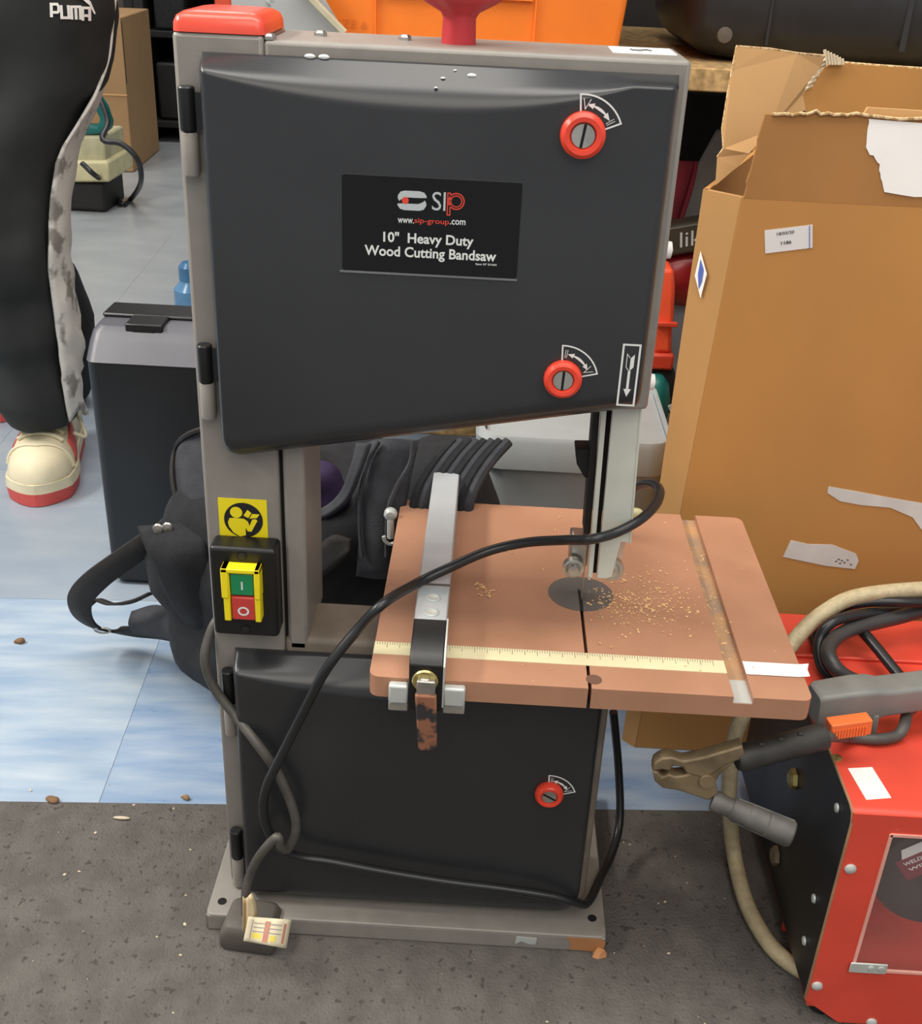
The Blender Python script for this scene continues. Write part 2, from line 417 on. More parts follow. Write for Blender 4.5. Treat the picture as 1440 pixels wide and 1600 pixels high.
# hinges
def hinge(x, z0, zm, z1, door_):
    h = obj('hinge', MB().lathe([(.0052, zm), (.0056, zm+.001), (.0056, z0-.001), (.0048, z0)], (x, YF-.007, 0), n=16), m_hinge, saw)
    obj('hinge_leaf', MB().box(x, x+.012, YF-.0075, YF-.003, zm+.001, z0-.004), m_hinge, h)
    obj('hinge_socket', MB().lathe([(.0056, z1), (.0058, z1+.001), (.0058, zm-.002), (.0052, zm-.001)], (x, YF-.006, 0), n=16), m_paint, h)
hinge(-.2052, .7377, .7095, .6804, ud); hinge(-.2044, .56, .5312, .502, ud)
hinge(-.2025, .2708, .2372, .2026, ld); hinge(-.2046, .0914, .0581, .023, ld)

# latches: red rings with a slotted steel screw
def latch(x, z, r, ang, sx=1.0):
    g = obj('latch', MB().lathe([(r*.94, -.001), (r, .002), (r*.97, .0055), (r*.8, .0078), (r*.60, .0075), (r*.53, .005), (r*.5, .001)], (x, DF, z), axis=(0,-1,0), n=40), m_red, saw)
    s = obj('latch_screw', MB().lathe([(r*.54, 0), (r*.54, .0058), (r*.50, .0064), (0, .0064)], (x, DF, z), axis=(0,-1,0), n=28), m_steel, g)
    c, s_ = math.cos(ang), math.sin(ang)
    f = lambda u, v, t=0: Vector((x + u*c - v*s_, DF-.0066+t, z + u*s_ + v*c))
    obj('screw_slot', MB().prism([(-.0009, -r*.5), (.0009, -r*.5), (.0009, r*.5), (-.0009, r*.5)], f, 0, .0005), m_slot, s)
latch(.0556, .7226, .0148, R(-8)); latch(.0567, .5562, .0138, R(-2)); latch(.077, .1746, .0125, R(60))

# printed arc arrows by the latches
def stroke(mb, pts, w, fn, close=False):      # a flat mitred line
    P = []
    for q in pts:
        q = Vector(q)
        if not P or (q-P[-1]).length > 1e-7: P.append(q)
    if close and (P[0]-P[-1]).length < 1e-7: P.pop()
    n = len(P); L_, R_ = [], []
    for i in range(n):
        d0 = (P[i]-P[i-1]).normalized() if (i > 0 or close) else None
        d1 = (P[(i+1) % n]-P[i]).normalized() if (i < n-1 or close) else None
        d0 = d0 or d1; d1 = d1 or d0
        n0 = Vector((-d0.y, d0.x)); n1 = Vector((-d1.y, d1.x)); m_ = (n0+n1)
        m_ = n0 if m_.length < 1e-6 else m_.normalized()
        k = w/2/max(.35, m_.dot(n0)); L_.append(P[i]+m_*k); R_.append(P[i]-m_*k)
    vs = [fn(p.x, p.y) for p in L_] + [fn(p.x, p.y) for p in R_]
    mb.add(vs, [(i, (i+1) % n, n+(i+1) % n, n+i) for i in range(n if close else n-1)])
PR = DF - .0006
def arc_mark(cx, cz, r0, r1, a0, a1, flip, sq=1.0):
    b = MB(); fn = lambda u, v: Vector((u, PR, v))
    pt = lambda r, a: (cx + r*math.cos(R(a)), cz + r*sq*math.sin(R(a)))
    o = [pt(r1, lerp(a0, a1, k/12)) for k in range(13)]; i_ = [pt(r0, lerp(a1, a0, k/12)) for k in range(13)]
    stroke(b, o + i_, .0011, fn, True)
    rm = (r0+r1)/2
    aa = [lerp(a0+24, a1-24, k/8) for k in range(9)]
    for k in range(8):
        w0 = .0019*(.55 + .45*math.sin(math.pi*k/8)); w1 = .0019*(.55+.45*math.sin(math.pi*(k+1)/8))
        b.flat([pt(rm-w0/2, aa[k]), pt(rm-w1/2, aa[k+1]), pt(rm+w1/2, aa[k+1]), pt(rm+w0/2, aa[k])], fn)
    for a_, s in ((a0+24, -1), (a1-24, 1)):
        b.flat([pt(rm-.0019, a_), pt(rm, a_+s*13), pt(rm+.0019, a_)], fn)
    v0 = a1-9 if flip else a0+9
    p0, p1 = pt(rm-.003, v0), pt(rm+.0035, v0+(4 if flip else -4)); p2 = pt(rm+.0035, v0-(7 if flip else -7))
    stroke(b, [p1, p0, p2], .0005, fn)
    q = a0+8 if flip else a1-8
    for dr in (-.0006, .0006): stroke(b, [pt(rm-.003, q+dr*3000), pt(rm+.003, q+dr*3000)], .0004, fn)
    obj('latch_direction_mark', b, m_white, saw, smooth=False)
arc_mark(.0545, .7205, .0150, .0268, 22, 95, True); arc_mark(.0557, .5545, .0140, .0258, 14, 92, False); arc_mark(.0765, .170, .0130, .0238, 18, 92, False)

# blade direction arrow in a frame
b = MB(); fn = lambda u, v: Vector((u, PR, v)); ax0, ax1, az0, az1 = .0967, .1098, .5374, .5841; bw = .0014
for q in ([(ax0,az0),(ax1,az0),(ax1,az0+bw),(ax0,az0+bw)], [(ax0,az1-bw),(ax1,az1-bw),(ax1,az1),(ax0,az1)], [(ax0,az0+bw),(ax0+bw,az0+bw),(ax0+bw,az1-bw),(ax0,az1-bw)], [(ax1-bw,az0+bw),(ax1,az0+bw),(ax1,az1-bw),(ax1-bw,az1-bw)]):
    b.flat(q, fn)
mx = .1032
b.flat([(mx-.0027,.5505),(mx,.5446),(mx+.0027,.5505)], fn); b.flat([(mx-.0009,.5505),(mx+.0009,.5505),(mx+.0009,.565),(mx-.0009,.565)], fn)
b.flat([(mx,.564),(mx+.0027,.567),(mx+.0027,.5765),(mx,.5735)], fn)
stroke(b, [(mx-.0004,.564),(mx-.0026,.567),(mx-.0026,.5765),(mx-.0004,.5738)], .0005, fn)
obj('blade_direction_mark', b, m_white, saw, smooth=False)

# name plate
pl = obj('name_plate', MB().prism(rrect(-.1002, .0192, .6262, .6905, .002), XZ(DF), -.0003, .002), m_plate, saw, bevel=.0002)
obj('plate_frame', MB().prism([(-.1018,.6247),(.0196,.6247),(.0196,.6258),(-.1018,.6258)], XZ(DF), -.0012, .001), M('grey_plate_edge', '#6a6c6e', .4), pl)
PP = DF - .0006
def plate_fn(cx, cz, dy=0, rot=0): 
    c, s = math.cos(rot), math.sin(rot)
    return lambda u, v: Vector((cx + u*c - v*s, PP - dy, cz + u*s + v*c))
b = MB(); lc = plate_fn(-.0534, .6752)
S = .0092
def logo_half(sg):
    o = []
    outer = [(-.0095, .0012), (-.0095, .0030), (-.0078, .0056), (-.0050, .0064), (.0050, .0064), (.0080, .0056), (.0096, .0034), (.0096, .0022), (.0050, .0020), (-.0040, .0020), (-.0070, .0008), (-.0085, -.0006)]
    return [(sg*u, sg*v) for u, v in outer]
b.flat(logo_half(1), lc); b.flat(logo_half(-1), lc)
obj('plate_logo', b, m_grey_print, pl, smooth=False)
obj('logo_dot', MB().flat(circle(-.0045, 0, .0023, 20), plate_fn(-.0534, .6752, .0001)), m_red_print, pl, smooth=False)
b = MB(); add_text(b, 'S', plate_fn(-.0370, .6757), .0062, .0122, 0.0); add_text(b, 'I', plate_fn(-.0318, .6757), .0014, .0122, 0.0)
obj('plate_lettering', b, m_grey_print, pl, smooth=False)
b = MB()
pf = plate_fn(-.0246, .6752)
for (r0, r1) in ((.0056, .0048), (.0040, .0033)):
    for k in range(24):
        a0, a1 = 2*math.pi*k/24, 2*math.pi*(k+1)/24
        b.flat([(.0006+r0*math.cos(a0), .001+r0*math.sin(a0)), (.0006+r0*math.cos(a1), .001+r0*math.sin(a1)), (.0006+r1*math.cos(a1), .001+r1*math.sin(a1)), (.0006+r1*math.cos(a0), .001+r1*math.sin(a0))], pf)
stroke(b, [(-.0052, .0062), (-.0052, -.0082), (-.0034, -.0082), (-.0034, .0062)], .0007, pf, True)
obj('plate_lettering', b, m_red_print, pl, smooth=False)
b = MB(); add_text(b, 'www.', plate_fn(-.0573, .6617), .0108, .0032, .012); add_text(b, '.com', plate_fn(-.0225, .6624), .0104, .0032, .012)
add_text(b, '10"  Heavy Duty', plate_fn(-.0418, .6494), .0610, .0092, .022); add_text(b, 'Wood Cutting Bandsaw', plate_fn(-.0402, .6397), .0895, .0092, .022)
add_text(b, 'Item N\u00ba 01444', plate_fn(-.0020, .6350), .0142, .0015, .01)
obj('plate_lettering', b, m_white, pl, smooth=False)
b = MB(); add_text(b, 'sip-group', plate_fn(-.0399, .6618), .0232, .0044, .006)
obj('plate_lettering', b, m_red_print, pl, smooth=False)

# yellow read-the-manual sticker
ws = obj('warning_sticker', MB().prism(rrect(-.2034, -.1648, .3930, .4312, .0006, 2), XZ(YF), -.0004, .0002), m_yellow, saw, smooth=False)
fn = lambda y: (lambda u, v: Vector((-.1838 + u, y, .4124 + v)))
obj('sticker_disc', MB().flat(circle(0, 0, .0155, 36), fn(YF-.0006)), m_blk_m, ws, smooth=False)
b = MB(); f2 = fn(YF-.0008)
b.flat(circle(-.0055, .0068, .0049, 22), f2)
b.flat([(-.0125, -.0022), (-.011, .0014), (-.007, .0018), (.0005, .0014), (.0035, -.001), (.0046, -.0048), (.007, .0010), (.0098, .0016), (.0112, .0002), (.0060, -.0100), (.0030, -.0098), (.0014, -.0066), (.0014, -.0135), (-.0035, -.0148), (-.0085, -.0115), (-.0118, -.0062)], f2)
b.flat([(.0002, .0042), (.0036, .0096), (.0066, .0068), (.0040, .0022)], f2); b.flat([(.0048, .0018), (.0072, .0062), (.0132, .0060), (.0108, .0026)], f2)
obj('sticker_figure', b, m_yellow, ws, smooth=False)

# switch box
sb = obj('switch_box', MB().prism(rrect(-.2078, -.1545, .3165, .3985, .004), XZ(0), .763, YF), m_blk, saw, bevel=.003, seg=3)
for z in (.3918, .3232):
    obj('box_screw', MB().lathe([(.0032, 0), (.0032, .0007), (0, .0011)], (-.1815, .763, z), axis=(0,-1,0), n=14), m_dark, sb)
    obj('box_recess', MB().prism(rrect(-.1855, -.1775, z-.0035, z+.0045, .003), XZ(.763), -.0003, 0), m_slot, sb)
yb = MB()
for q in ((-.1958, -.1905, .337, .3855), (-.1712, -.1664, .337, .3855)): yb.box(q[0], q[1], .753, .764, q[2], q[3])
yb.box(-.1905, -.1712, .753, .764, .3810, .3855); yb.box(-.1905, -.1712, .760, .764, .337, .3810)
yb.box(-.1968, -.1912, .7515, .764, .3590, .3860); yb.box(-.1705, -.1660, .7515, .764, .3590, .3860); yb.box(-.1968, -.1660, .7515, .764, .3822, .3860)
ys = obj('switch_frame', yb, m_yellow, sb, bevel=.0008)
gb = obj('start_button', MB().box(-.1900, -.1717, .7545, .762, .3605, .3800), m_green, sb, bevel=.001)
obj('start_symbol', MB().flat([(-.1815,.366),(-.1801,.366),(-.1801,.3735),(-.1815,.3735)], lambda u, v: Vector((u, .7543, v))), m_white, gb, smooth=False)
rb_ = obj('stop_button', MB().box(-.1895, -.1710, .7530, .762, .3385, .3595), m_redbtn, sb, bevel=.001)
b = MB()
for k in range(24):
    a0, a1 = 2*math.pi*k/24, 2*math.pi*(k+1)/24
    b.flat([(-.1803+.0046*math.cos(a0), .3470+.0042*math.sin(a0)), (-.1803+.0046*math.cos(a1), .3470+.0042*math.sin(a1)), (-.1803+.003*math.cos(a1), .3470+.0026*math.sin(a1)), (-.1803+.003*math.cos(a0), .3470+.0026*math.sin(a0))], lambda u, v: Vector((u, .7528, v)))
obj('stop_symbol', b, m_white, rb_, smooth=False)

# table
ZT = .326; ZU = .3075
tx0, tx1, ty0, ty1 = -.0748, .2652, .7045, 1.0055
def corner_poly(x0, x1, left, right, r=.008):
    o = []
    def arc(cx, cy, a):
        for k in range(5): t = R(a + 22.5*k); o.append((cx + r*math.cos(t), cy + r*math.sin(t)))
    if right: arc(x1-r, ty0+r, -90); arc(x1-r, ty1-r, 0)
    else: o.extend([(x1, ty0), (x1, ty1)])
    if left: arc(x0+r, ty1-r, 90); arc(x0+r, ty0+r, 180)
    else: o.extend([(x0, ty1), (x0, ty0)])
    return o
SX0, SX1, GX0, GX1 = .0935, .0962, .2045, .2195
tbm = MB(); tbm.prism(corner_poly(tx0, SX0, 1, 0), XY(0), ZU, ZT); tbm.prism(corner_poly(SX1, GX0, 0, 0), XY(0), ZU, ZT)
tbm.prism(corner_poly(GX1, tx1, 0, 1), XY(0), ZU, ZT); tbm.box(GX0, GX1, ty0, ty1, ZU, ZT-.0062); tbm.box(SX0, SX1, .842, ty1, ZU, ZT)
tb_ = obj('saw_table', tbm, m_table, saw, smooth=False)
obj('mitre_slot_floor', MB().box(GX0, GX1, ty0+.001, ty1, ZT-.0064, ZT-.0058), m_dust_floor, tb_, smooth=False)
obj('mitre_slot_end', MB().box(GX0, GX1, ty0+.0005, ty0+.030, ZT-.0064, ZT-.0056), m_alu_l, tb_, smooth=False)
obj('throat_insert', MB().prism(circle(.0955, .843, .0285, 40), XY(ZT), 0, .0004), m_insert, tb_)
obj('blade_slot', MB().box(SX0, SX1, ty0+.0004, .842, ZU+.0002, ZU+.003), m_slot, tb_, smooth=False)
obj('insert_slot', MB().prism([(SX0, .814), (SX1, .814), (SX1+.0005, .843), (SX0-.0002, .852)], XY(ZT+.0004), 0, .0002), m_slot, tb_, smooth=False)
obj('alignment_hole', MB().prism(circle(.0985, .7165, .0062, 24), XY(ZT), 0, .0003), M('hole_brown', '#6b4b3a', .7), tb_)
# ruler tape with printed ticks
rl = MB(); r0 = lambda x: .7345; 
rl.box(tx0, GX0, .7345, .7515, ZT, ZT+.0005)
m_tape = M('cream_tape', '#d9cfa8', .6, var=.05)
tp = obj('ruler_tape', rl, m_tape, tb_, smooth=False)
rl = MB().grid(lambda u, v: Vector((lerp(GX1, tx1+.004 + (.003 if v > .5 else 0), u), lerp(.7345, .7520, v), ZT+.0007 + .003*max(0, u-.8)**1.5*5)), 12, 2)
obj('ruler_tape_end', rl, m_paper, tb_)
b = MB()
for k in range(1, 136):
    x = tx0 + .002*k
    if x > SX0 - .002 and (x > GX0 - .003): break
    L_ = .0075 if k % 5 == 0 else .0035
    b.flat([(x, .751-L_), (x+.00035, .751-L_), (x+.00035, .751), (x, .751)], lambda u, v: Vector((u, v, ZT+.0007)))
obj('ruler_ticks', b, m_dark_print, tp, smooth=False)

# rip fence
fence = obj('rip_fence', MB().prism([(-.0437, ZT+.0005), (-.0437, ZT+.030), (-.0180, ZT+.030), (-.0180, ZT+.0005)], lambda u, v, t: Vector((u, t, v)), .742, 1.056), m_alu, saw, bevel=.0012)
obj('bar_end', MB().box(-.0400, -.0215, 1.0555, 1.0568, ZT+.006, ZT+.0275), m_dark, fence, smooth=False)
obj('bar_end_opening', MB().box(-.0398, -.0217, 1.049, 1.0552, ZT+.0301, ZT+.0304), m_dark, fence, smooth=False)
obj('fence_joint', MB().box(-.0438, -.0179, .7935, .7965, ZT+.0300, ZT+.0303), m_insert, fence, smooth=False)
br = MB().prism([(.7430, ZT+.0302), (.706, ZT+.0255), (.697, ZT+.018), (.697, ZU-.006), (.7035, ZU-.006), (.7035, ZT+.0008), (.7430, ZT+.0008)], lambda u, v, t: Vector((t, u, v)), -.0436, -.0178)
obj('fence_bracket', br, m_blk, fence, bevel=.001)
obj('bracket_side', MB().prism([(.745, ZT+.0300), (.706, ZT+.0253), (.6975, ZT+.017), (.6975, ZU-.002), (.745, ZT+.001)], lambda u, v, t: Vector((t, u, v)), -.0178, -.0165), m_alu_l, fence)
for y in (.752, .774):
    rv = obj('rivet', MB().lathe([(.0062, 0), (.0062, .0008), (.0048, .0014), (.0036, .0009), (0, .0009)], (-.0305, y, ZT+.030), n=24), m_alu_l, fence)
for x0, x1 in ((-.0590, -.0440), (-.0170, -.0002)):
    obj('clamp_jaw', MB().box(x0, x1, .6965, .7040, ZU-.0005, ZT-.002), m_alu_l, fence, bevel=.002, seg=3)
    obj('jaw_foot', MB().box(x0, x1, .6985, .712, ZU-.0085, ZU-.0008), m_paint, fence, bevel=.001)
ws_ = obj('lever_washer', MB().lathe([(.0098, 0), (.0100, .001), (.0092, .0024), (.0068, .0022), (.0068, .0018)], (-.0312, .6965, .3308), axis=(0,-1,0), n=30), m_brass, fence)
obj('lever_bolt', MB().lathe([(.0058, 0), (.0058, .0040), (.0048, .0050), (0, .0050)], (-.0312, .6965, .3300), axis=(0,-1,0), n=6), m_steel, ws_)
lv = MB().prism([(-.0383, .3225), (-.0219, .3225), (-.0200, .2755), (-.0212, .2700), (-.0325, .2695), (-.0345, .2725)], XZ(0), .6880, .6935)
obj('fence_lever', lv, m_rust, fence, bevel=.0015, label='lever with flaking brown and black paint')
obj('lever_stub', MB().box(-.0372, -.0230, .6900, .6970, .3200, .3340), m_steel, fence, bevel=.001)

# blade guard, guides and blade
bg_ = MB()
bg_.prism([(.0905, .535), (.0947, .535), (.0985, .3700), (.0944, .3700)], XZ(0), .796, .800)
bg_.prism([(.0998-.0005, .535), (.1200, .535), (.1255, .4050), (.1180, .4050), (.1140, .3720), (.1095, .3700), (.1020, .3700)], XZ(0), .796, .800)
bg_.prism([(.1190, .535), (.1210, .535), (.1262, .404), (.1243, .404)], XZ(0), .7955, .832)
gd = obj('blade_guard', bg_, m_guard, saw, bevel=.0006)
obj('guard_gap', MB().prism([(.0946, .535), (.0998, .535), (.1022, .3705), (.0984, .3705)], XZ(0), .804, .806), m_slot, gd, smooth=False)
obj('guide_post', MB().prism([(.0855, .535), (.0905, .535), (.0942, .405), (.0885, .405)], XZ(0), .806, .826), m_dark, gd, bevel=.001)
obj('guard_bracket', MB().prism([(.0758, .4768), (.0905, .4775), (.0885, .452), (.0855, .4520), (.0780, .4640)], XZ(0), .812, .832), m_blk_m, gd, bevel=.0015)
obj('guide_block', MB().box(.0790, .0945, .806, .826, .3740, .4010), m_steel, gd, bevel=.002)
for p, r in (((.0822, .803, .3772), .0085), ((.1140, .806, .3760), .0100)):
    g = obj('guide_bearing', MB().lathe([(r, 0), (r, .006), (r*.8, .0065), (r*.62, .0058), (r*.6, .0075), (r*.5, .0095), (0, .0098)], p, axis=(0,-1,0), n=28), m_steel, gd)
obj('clear_shield', MB().prism([(.1130, .4120), (.1245, .4120), (.1225, .3820), (.1120, .3820)], XZ(0), .808, .8095), m_clear, gd, label='clear plastic shield')
obj('wing_bolt', MB().blob((.1315, .832, .4135), (.0075, .004, .0045), 2.2, 16, 10), M('cream_bolt', '#d8cf9c', .4), gd)
obj('saw_blade', MB().box(.0952, .0960, .832, .846, .31, .50), m_steel, saw, smooth=False)

# cables
mc = [at(958,1112,.90), at(966,1200,.90), at(968,1280,.88), at(957,1330,.85), at(936,1385,.81)+Vector((0,0,.012)), at(918,1410,.765)+Vector((0,0,.0)), at(895,1409,.752), at(860,1400,.748), at(780,1388,.746), at(700,1378,.746), at(600,1362,.746), at(520,1347,.746),
      at(472,1340,.744), at(440,1328,.738), at(418,1297,.738), at(411,1260,.738), at(418,1225,.738), at(432,1195,.734), at(470,1120,.732), at(510,1045,.722), at(560,982,.733),
      atz(600,942,.372), atz(650,912,.3615), atz(700,888,.368), atz(760,862,.375), atz(820,848,.385), atz(880,844,.40),
      at(920,843,.778), at(960,833,.786), at(1000,812,.80), at(1025,787,.83), at(1030,765,.86), at(1015,756,.89), at(990,763,.92), at(960,790,.95), at(930,860,.97)]
obj('motor_cable', MB().tube(smooth_path(mc, 7), .0041, 10), m_cable, saw, angle=80)
pc = [at(345,960,.80), at(330,985,.79), at(320,1030,.778), at(335,1075,.772), at(365,1115,.766), at(400,1160,.750), at(435,1210,.7465), at(458,1265,.742), at(462,1300,.740), at(450,1326,.738), at(438,1322,.732), at(432,1308,.730), at(405,1338,.733), at(390,1368,.733), at(384,1395,.728), at(384,1430,.722)]
pcb = obj('power_cable', MB().tube(smooth_path(pc, 7), .0042, 10), m_cable_g, saw, angle=80)
pg = MB(); rings = []
ctr = atz(386, 1486, .0); e1 = (atz(430,1490,0)-atz(345,1478,0)).normalized(); e2 = Vector((-e1.y, e1.x, 0))
for z, hx, hy in ((.0012, .0235, .019), (.004, .0260, .0205), (.016, .0260, .0205), (.0200, .0245, .0200), (.027, .0215, .0185), (.0290, .0180, .0155)):
    rings.append([ctr + e1*u + e2*(v+.017) + Vector((0,0,z)) for u, v in rrect(-hx, hx, -hy, hy, .006, 4)])
pg.loft(rings); plug = obj('power_plug', pg, m_plug, saw, angle=45)
saw_note = [ (375, 1402), (402, 1397) ]

# ------------------------------------------------------------------ paper tag on the plug lead
def paper(u, v):
    px = lerp(lerp(388, 455, u) , lerp(380, 447, u), v) ; py = lerp(lerp(1432, 1437, u), lerp(1470, 1482, u), v)
    p = at(px, py, .705 - .014*v + .003*math.sin(u*7))
    return p
tg = thing('paper_tag', 'crumpled cream paper tag with red and yellow print on the black plug lead', 'tag', at(420, 1475, .70))
b = MB().grid(paper, 10, 6); pt_ = obj('tag_sheet', b, M('cream_tag_paper', '#d3c8ac', .8, var=.05), tg)
md = pt_.modifiers.new('thick', 'SOLIDIFY'); md.thickness = .0004
fold = MB().grid(lambda u, v: at(lerp(379, 396, u) + (6*math.sin(v*3) if u > .5 else 0), lerp(1400, 1455, v) + 4*math.sin(u*6), .712 + .004*math.sin(u*8)), 6, 6)
fo = obj('tag_fold', fold, M('tan_tag_paper', '#d8c39a', .8, var=.08), tg)
fo.modifiers.new('thick', 'SOLIDIFY').thickness = .0004
def pp_(u0, u1, v0, v1, mat, nm):
    b = MB().grid(lambda u, v: paper(lerp(u0, u1, u), lerp(v0, v1, v)) + Vector((0, -.0007, .0003)), 6, 2); obj(nm, b, mat, pt_)
mrp = M('faded_red_print', '#b9806c', .8); myp = M('faded_yellow_print', '#d3c25a', .8); mgp = M('faded_grey_print', '#9a938a', .8)
pp_(.42, .54, .12, .9, mrp, 'tag_print'); pp_(.86, .92, .15, .85, mrp, 'tag_print'); pp_(.16, .38, .60, .82, myp, 'tag_print'); pp_(.58, .72, .62, .84, myp, 'tag_print')
for v in (.2, .36, .52): pp_(.16, .82, v, v+.035, mgp, 'tag_print')
pp_(.12, .145, .1, .88, mgp, 'tag_print')

# ------------------------------------------------------------------ sawdust and floor crumbs
def flakes(pts, s0, s1):
    b = MB()
    for p in pts:
        s = s0 + (s1-s0)*random.random()**2.2; a = random.uniform(0, 6.28); e = Vector((math.cos(a), math.sin(a), random.uniform(-.2, .2)))*s; f_ = Vector((-math.sin(a), math.cos(a), random.uniform(-.2, .2)))*s*random.uniform(.4, .9)
        b.add([p-e, p+f_, p+e, p-f_, p+Vector((0,0,s*.5))], [(0,1,4),(1,2,4),(2,3,4),(3,0,4),(3,2,1,0)])
    return b
pts = []
for k in range(900):
    x = random.gauss(.138, .026) if k % 3 else random.gauss(.16, .03); y = random.gauss(.828, .016) if k % 3 else random.gauss(.85, .035)
    if x < .10 or x > .2030 or y < .76 or y > .93: continue
    pts.append(Vector((x, y, ZT+.0006)))
for k in range(150): pts.append(Vector((random.uniform(GX0+.001, GX1-.001), random.uniform(.76, .95), ZT-.0056)))
for k in range(120): pts.append(Vector((random.uniform(.0, .26), random.uniform(.71, .99), ZT+.0008)) if random.random() < .6 else Vector((random.gauss(.012, .006), random.gauss(.835, .006), ZT+.0006)))
for k in range(60):
    t = random.random(); pts.append(Vector((.004 + .014*t + random.gauss(0, .0012), .848 - .022*t*t + random.gauss(0, .0015), ZT+.0009)))
pts = [p for p in pts if p.z < ZT or not (GX0-.0005 < p.x < GX1+.0005)]
sd = obj('sawdust', flakes(pts, .0003, .0020), m_dust, smooth=False); tag(sd, 'pale sawdust flakes strewn over the brown saw table', 'sawdust', kind='stuff')
pts = []
for k in range(130):
    x = random.uniform(-.5, .4); y = random.uniform(.55, .93)
    if -.235 < x < .15 and y > .735 or x > .3: continue
    pts.append(Vector((x, y, .0012)))
cr = obj('carpet_crumbs', flakes(pts, .0004, .0022), m_flute, smooth=False); tag(cr, 'tiny pale crumbs scattered on the dark grey carpet', 'crumbs', kind='stuff')
c0 = atz(937, 1490, .003)
b = MB().add([c0+Vector(q)*.001 for q in ((-7,-3,-2),(-2,-5,-2),(6,-2,-2),(7,3,-2),(0,5,-2),(-6,3,-2),(-5,-2,5),(1,-3,6),(4,1,4),(-2,3,5))], [(5,4,3,2,1,0),(0,1,7,6),(1,2,8,7),(2,3,8),(3,4,9,8),(4,5,9),(5,0,6,9),(6,7,8,9)])
wc = obj('wood_chip', b, M('orange_wood', '#c98f5e', .8)); tag(wc, 'small orange-brown wood chip on the carpet by the base plate corner', 'chip')

for (px, py, r_, mt_, lab, nm) in ((30, 1003, .007, 'brown', 'brown crumb lying on the pale blue tile at the left edge', 'floor_scrap'), (82, 1251, .008, 'brown', 'brown lump on the carpet edge at the far left', 'floor_scrap'), (288, 1247, .005, 'tan', 'tan crumb on the blue tile near the saw column foot', 'floor_scrap'), (190, 1279, .009, 'pale', 'pale wood splinter lying on the dark carpet', 'wood_splinter')):
    c = atz(px, py, .002); b = MB().blob(c + Vector((0, 0, .001)), (r_, r_*(.22 if mt_ == 'pale' else .5), .0016 if mt_ == 'pale' else .003), 2, 14, 8, .003 if mt_ != 'pale' else 0, 160, px)
    o = obj(nm, b, M('scrap_' + mt_, {'brown': '#7a5c40', 'tan': '#94785a', 'pale': '#c9bca6'}[mt_], .9), angle=180); tag(o, lab, 'scrap')

# ------------------------------------------------------------------ big cardboard box on the right
bx = thing('cardboard_box', 'tall brown cardboard box with torn open flaps behind the red welder', 'box', (.5, 1.25, 0))
lean = .04                                        # the carton leans a little to the right
def bxp(u, z, d=0.0): return Vector((u + lean*z, 1.043 + d, z))
front = [(.1996, 0), (.78, 0), (.78, .632), (.1990, .632)]
obj('front_panel', MB().prism(front, lambda u, v, t: bxp(u, v, t), 0, .005), m_card, bx, bevel=.001)
cf = MB(); o0 = [bxp(.1996, 0), bxp(.1990, .632)]; o1 = [Vector((.1862, 1.056, 0)), Vector((.194, 1.070, .632))]
cf.add([o0[0], o0[1], o1[1], o1[0], o0[0]+Vector((.004,.004,0)), o0[1]+Vector((.004,.004,0)), o1[1]+Vector((.004,.004,0)), o1[0]+Vector((.004,.004,0))], [(0,1,2,3),(7,6,5,4),(0,4,5,1),(1,5,6,2),(2,6,7,3),(3,7,4,0)])
obj('corner_panel', cf, M('pale_cardboard', '#b0844f', .8, var=.05, scale=8), bx, smooth=False)
sp = MB(); A = [Vector((.1862, 1.056, 0)), Vector((.30, 1.40, 0)), Vector((.325, 1.40, .632)), Vector((.194, 1.070, .632))]
sp.add(A + [p + Vector((.005, 0, 0)) for p in A], [(0,1,2,3),(7,6,5,4),(0,4,5,1),(1,5,6,2),(2,6,7,3),(3,7,4,0)])
obj('side_panel', sp, m_card, bx, smooth=False)
obj('back_panel', MB().box(.306, .80, 1.395, 1.400, 0, .64), m_card, bx, smooth=False)
# front flap standing up, torn along its top and left edge
def ragged(p0, p1, n, amp, seed):
    o = []
    for k in range(n):
        t = k/n; d = amp*noise.noise(Vector((t*9+seed, seed, 0)))
        o.append((lerp(p0[0], p1[0], t)+d*.6, lerp(p0[1], p1[1], t)+d))
    return o
ff = [(.200, .631)] + ragged((.202, .6331), (.205, .690), 8, .006, 3) + ragged((.207, .7035), (.290, .707), 14, .004, 5) + ragged((.291, .7065), (.75, .700), 14, .003, 9) + [(.75, .631)]
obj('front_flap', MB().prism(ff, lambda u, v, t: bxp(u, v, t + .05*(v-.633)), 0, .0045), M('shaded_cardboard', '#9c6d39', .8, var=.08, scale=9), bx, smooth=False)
edge = [bxp(u, v+.0006, .001) for u, v in ff[10:36]]
obj('flap_edge', MB().tube([p+Vector((0,.0015,0)) for p in edge], .0015, 6), m_card_edge, bx)
# white torn label on the front flap
wl = [(.2965, .7040)] + ragged((.2965, .7040), (.300, .680), 6, .003, 1) + ragged((.300, .680), (.313, .668), 5, .003, 2) + ragged((.313, .668), (.322, .648), 6, .003, 4) + ragged((.325, .643), (.40, .637), 8, .003, 6) + [(.42, .637), (.42, .7005)]
obj('torn_white_label', MB().prism(wl, lambda u, v, t: bxp(u, v, -.0006 + t + .05*(v-.633)), -.0004, .0002), m_paper, bx, smooth=False)
obj('inner_ply', MB().prism([(.292, .700), (.75, .694), (.75, .7075), (.296, .7125)], lambda u, v, t: bxp(u, v, .010 + t), 0, .004), m_card_in, bx, smooth=False)
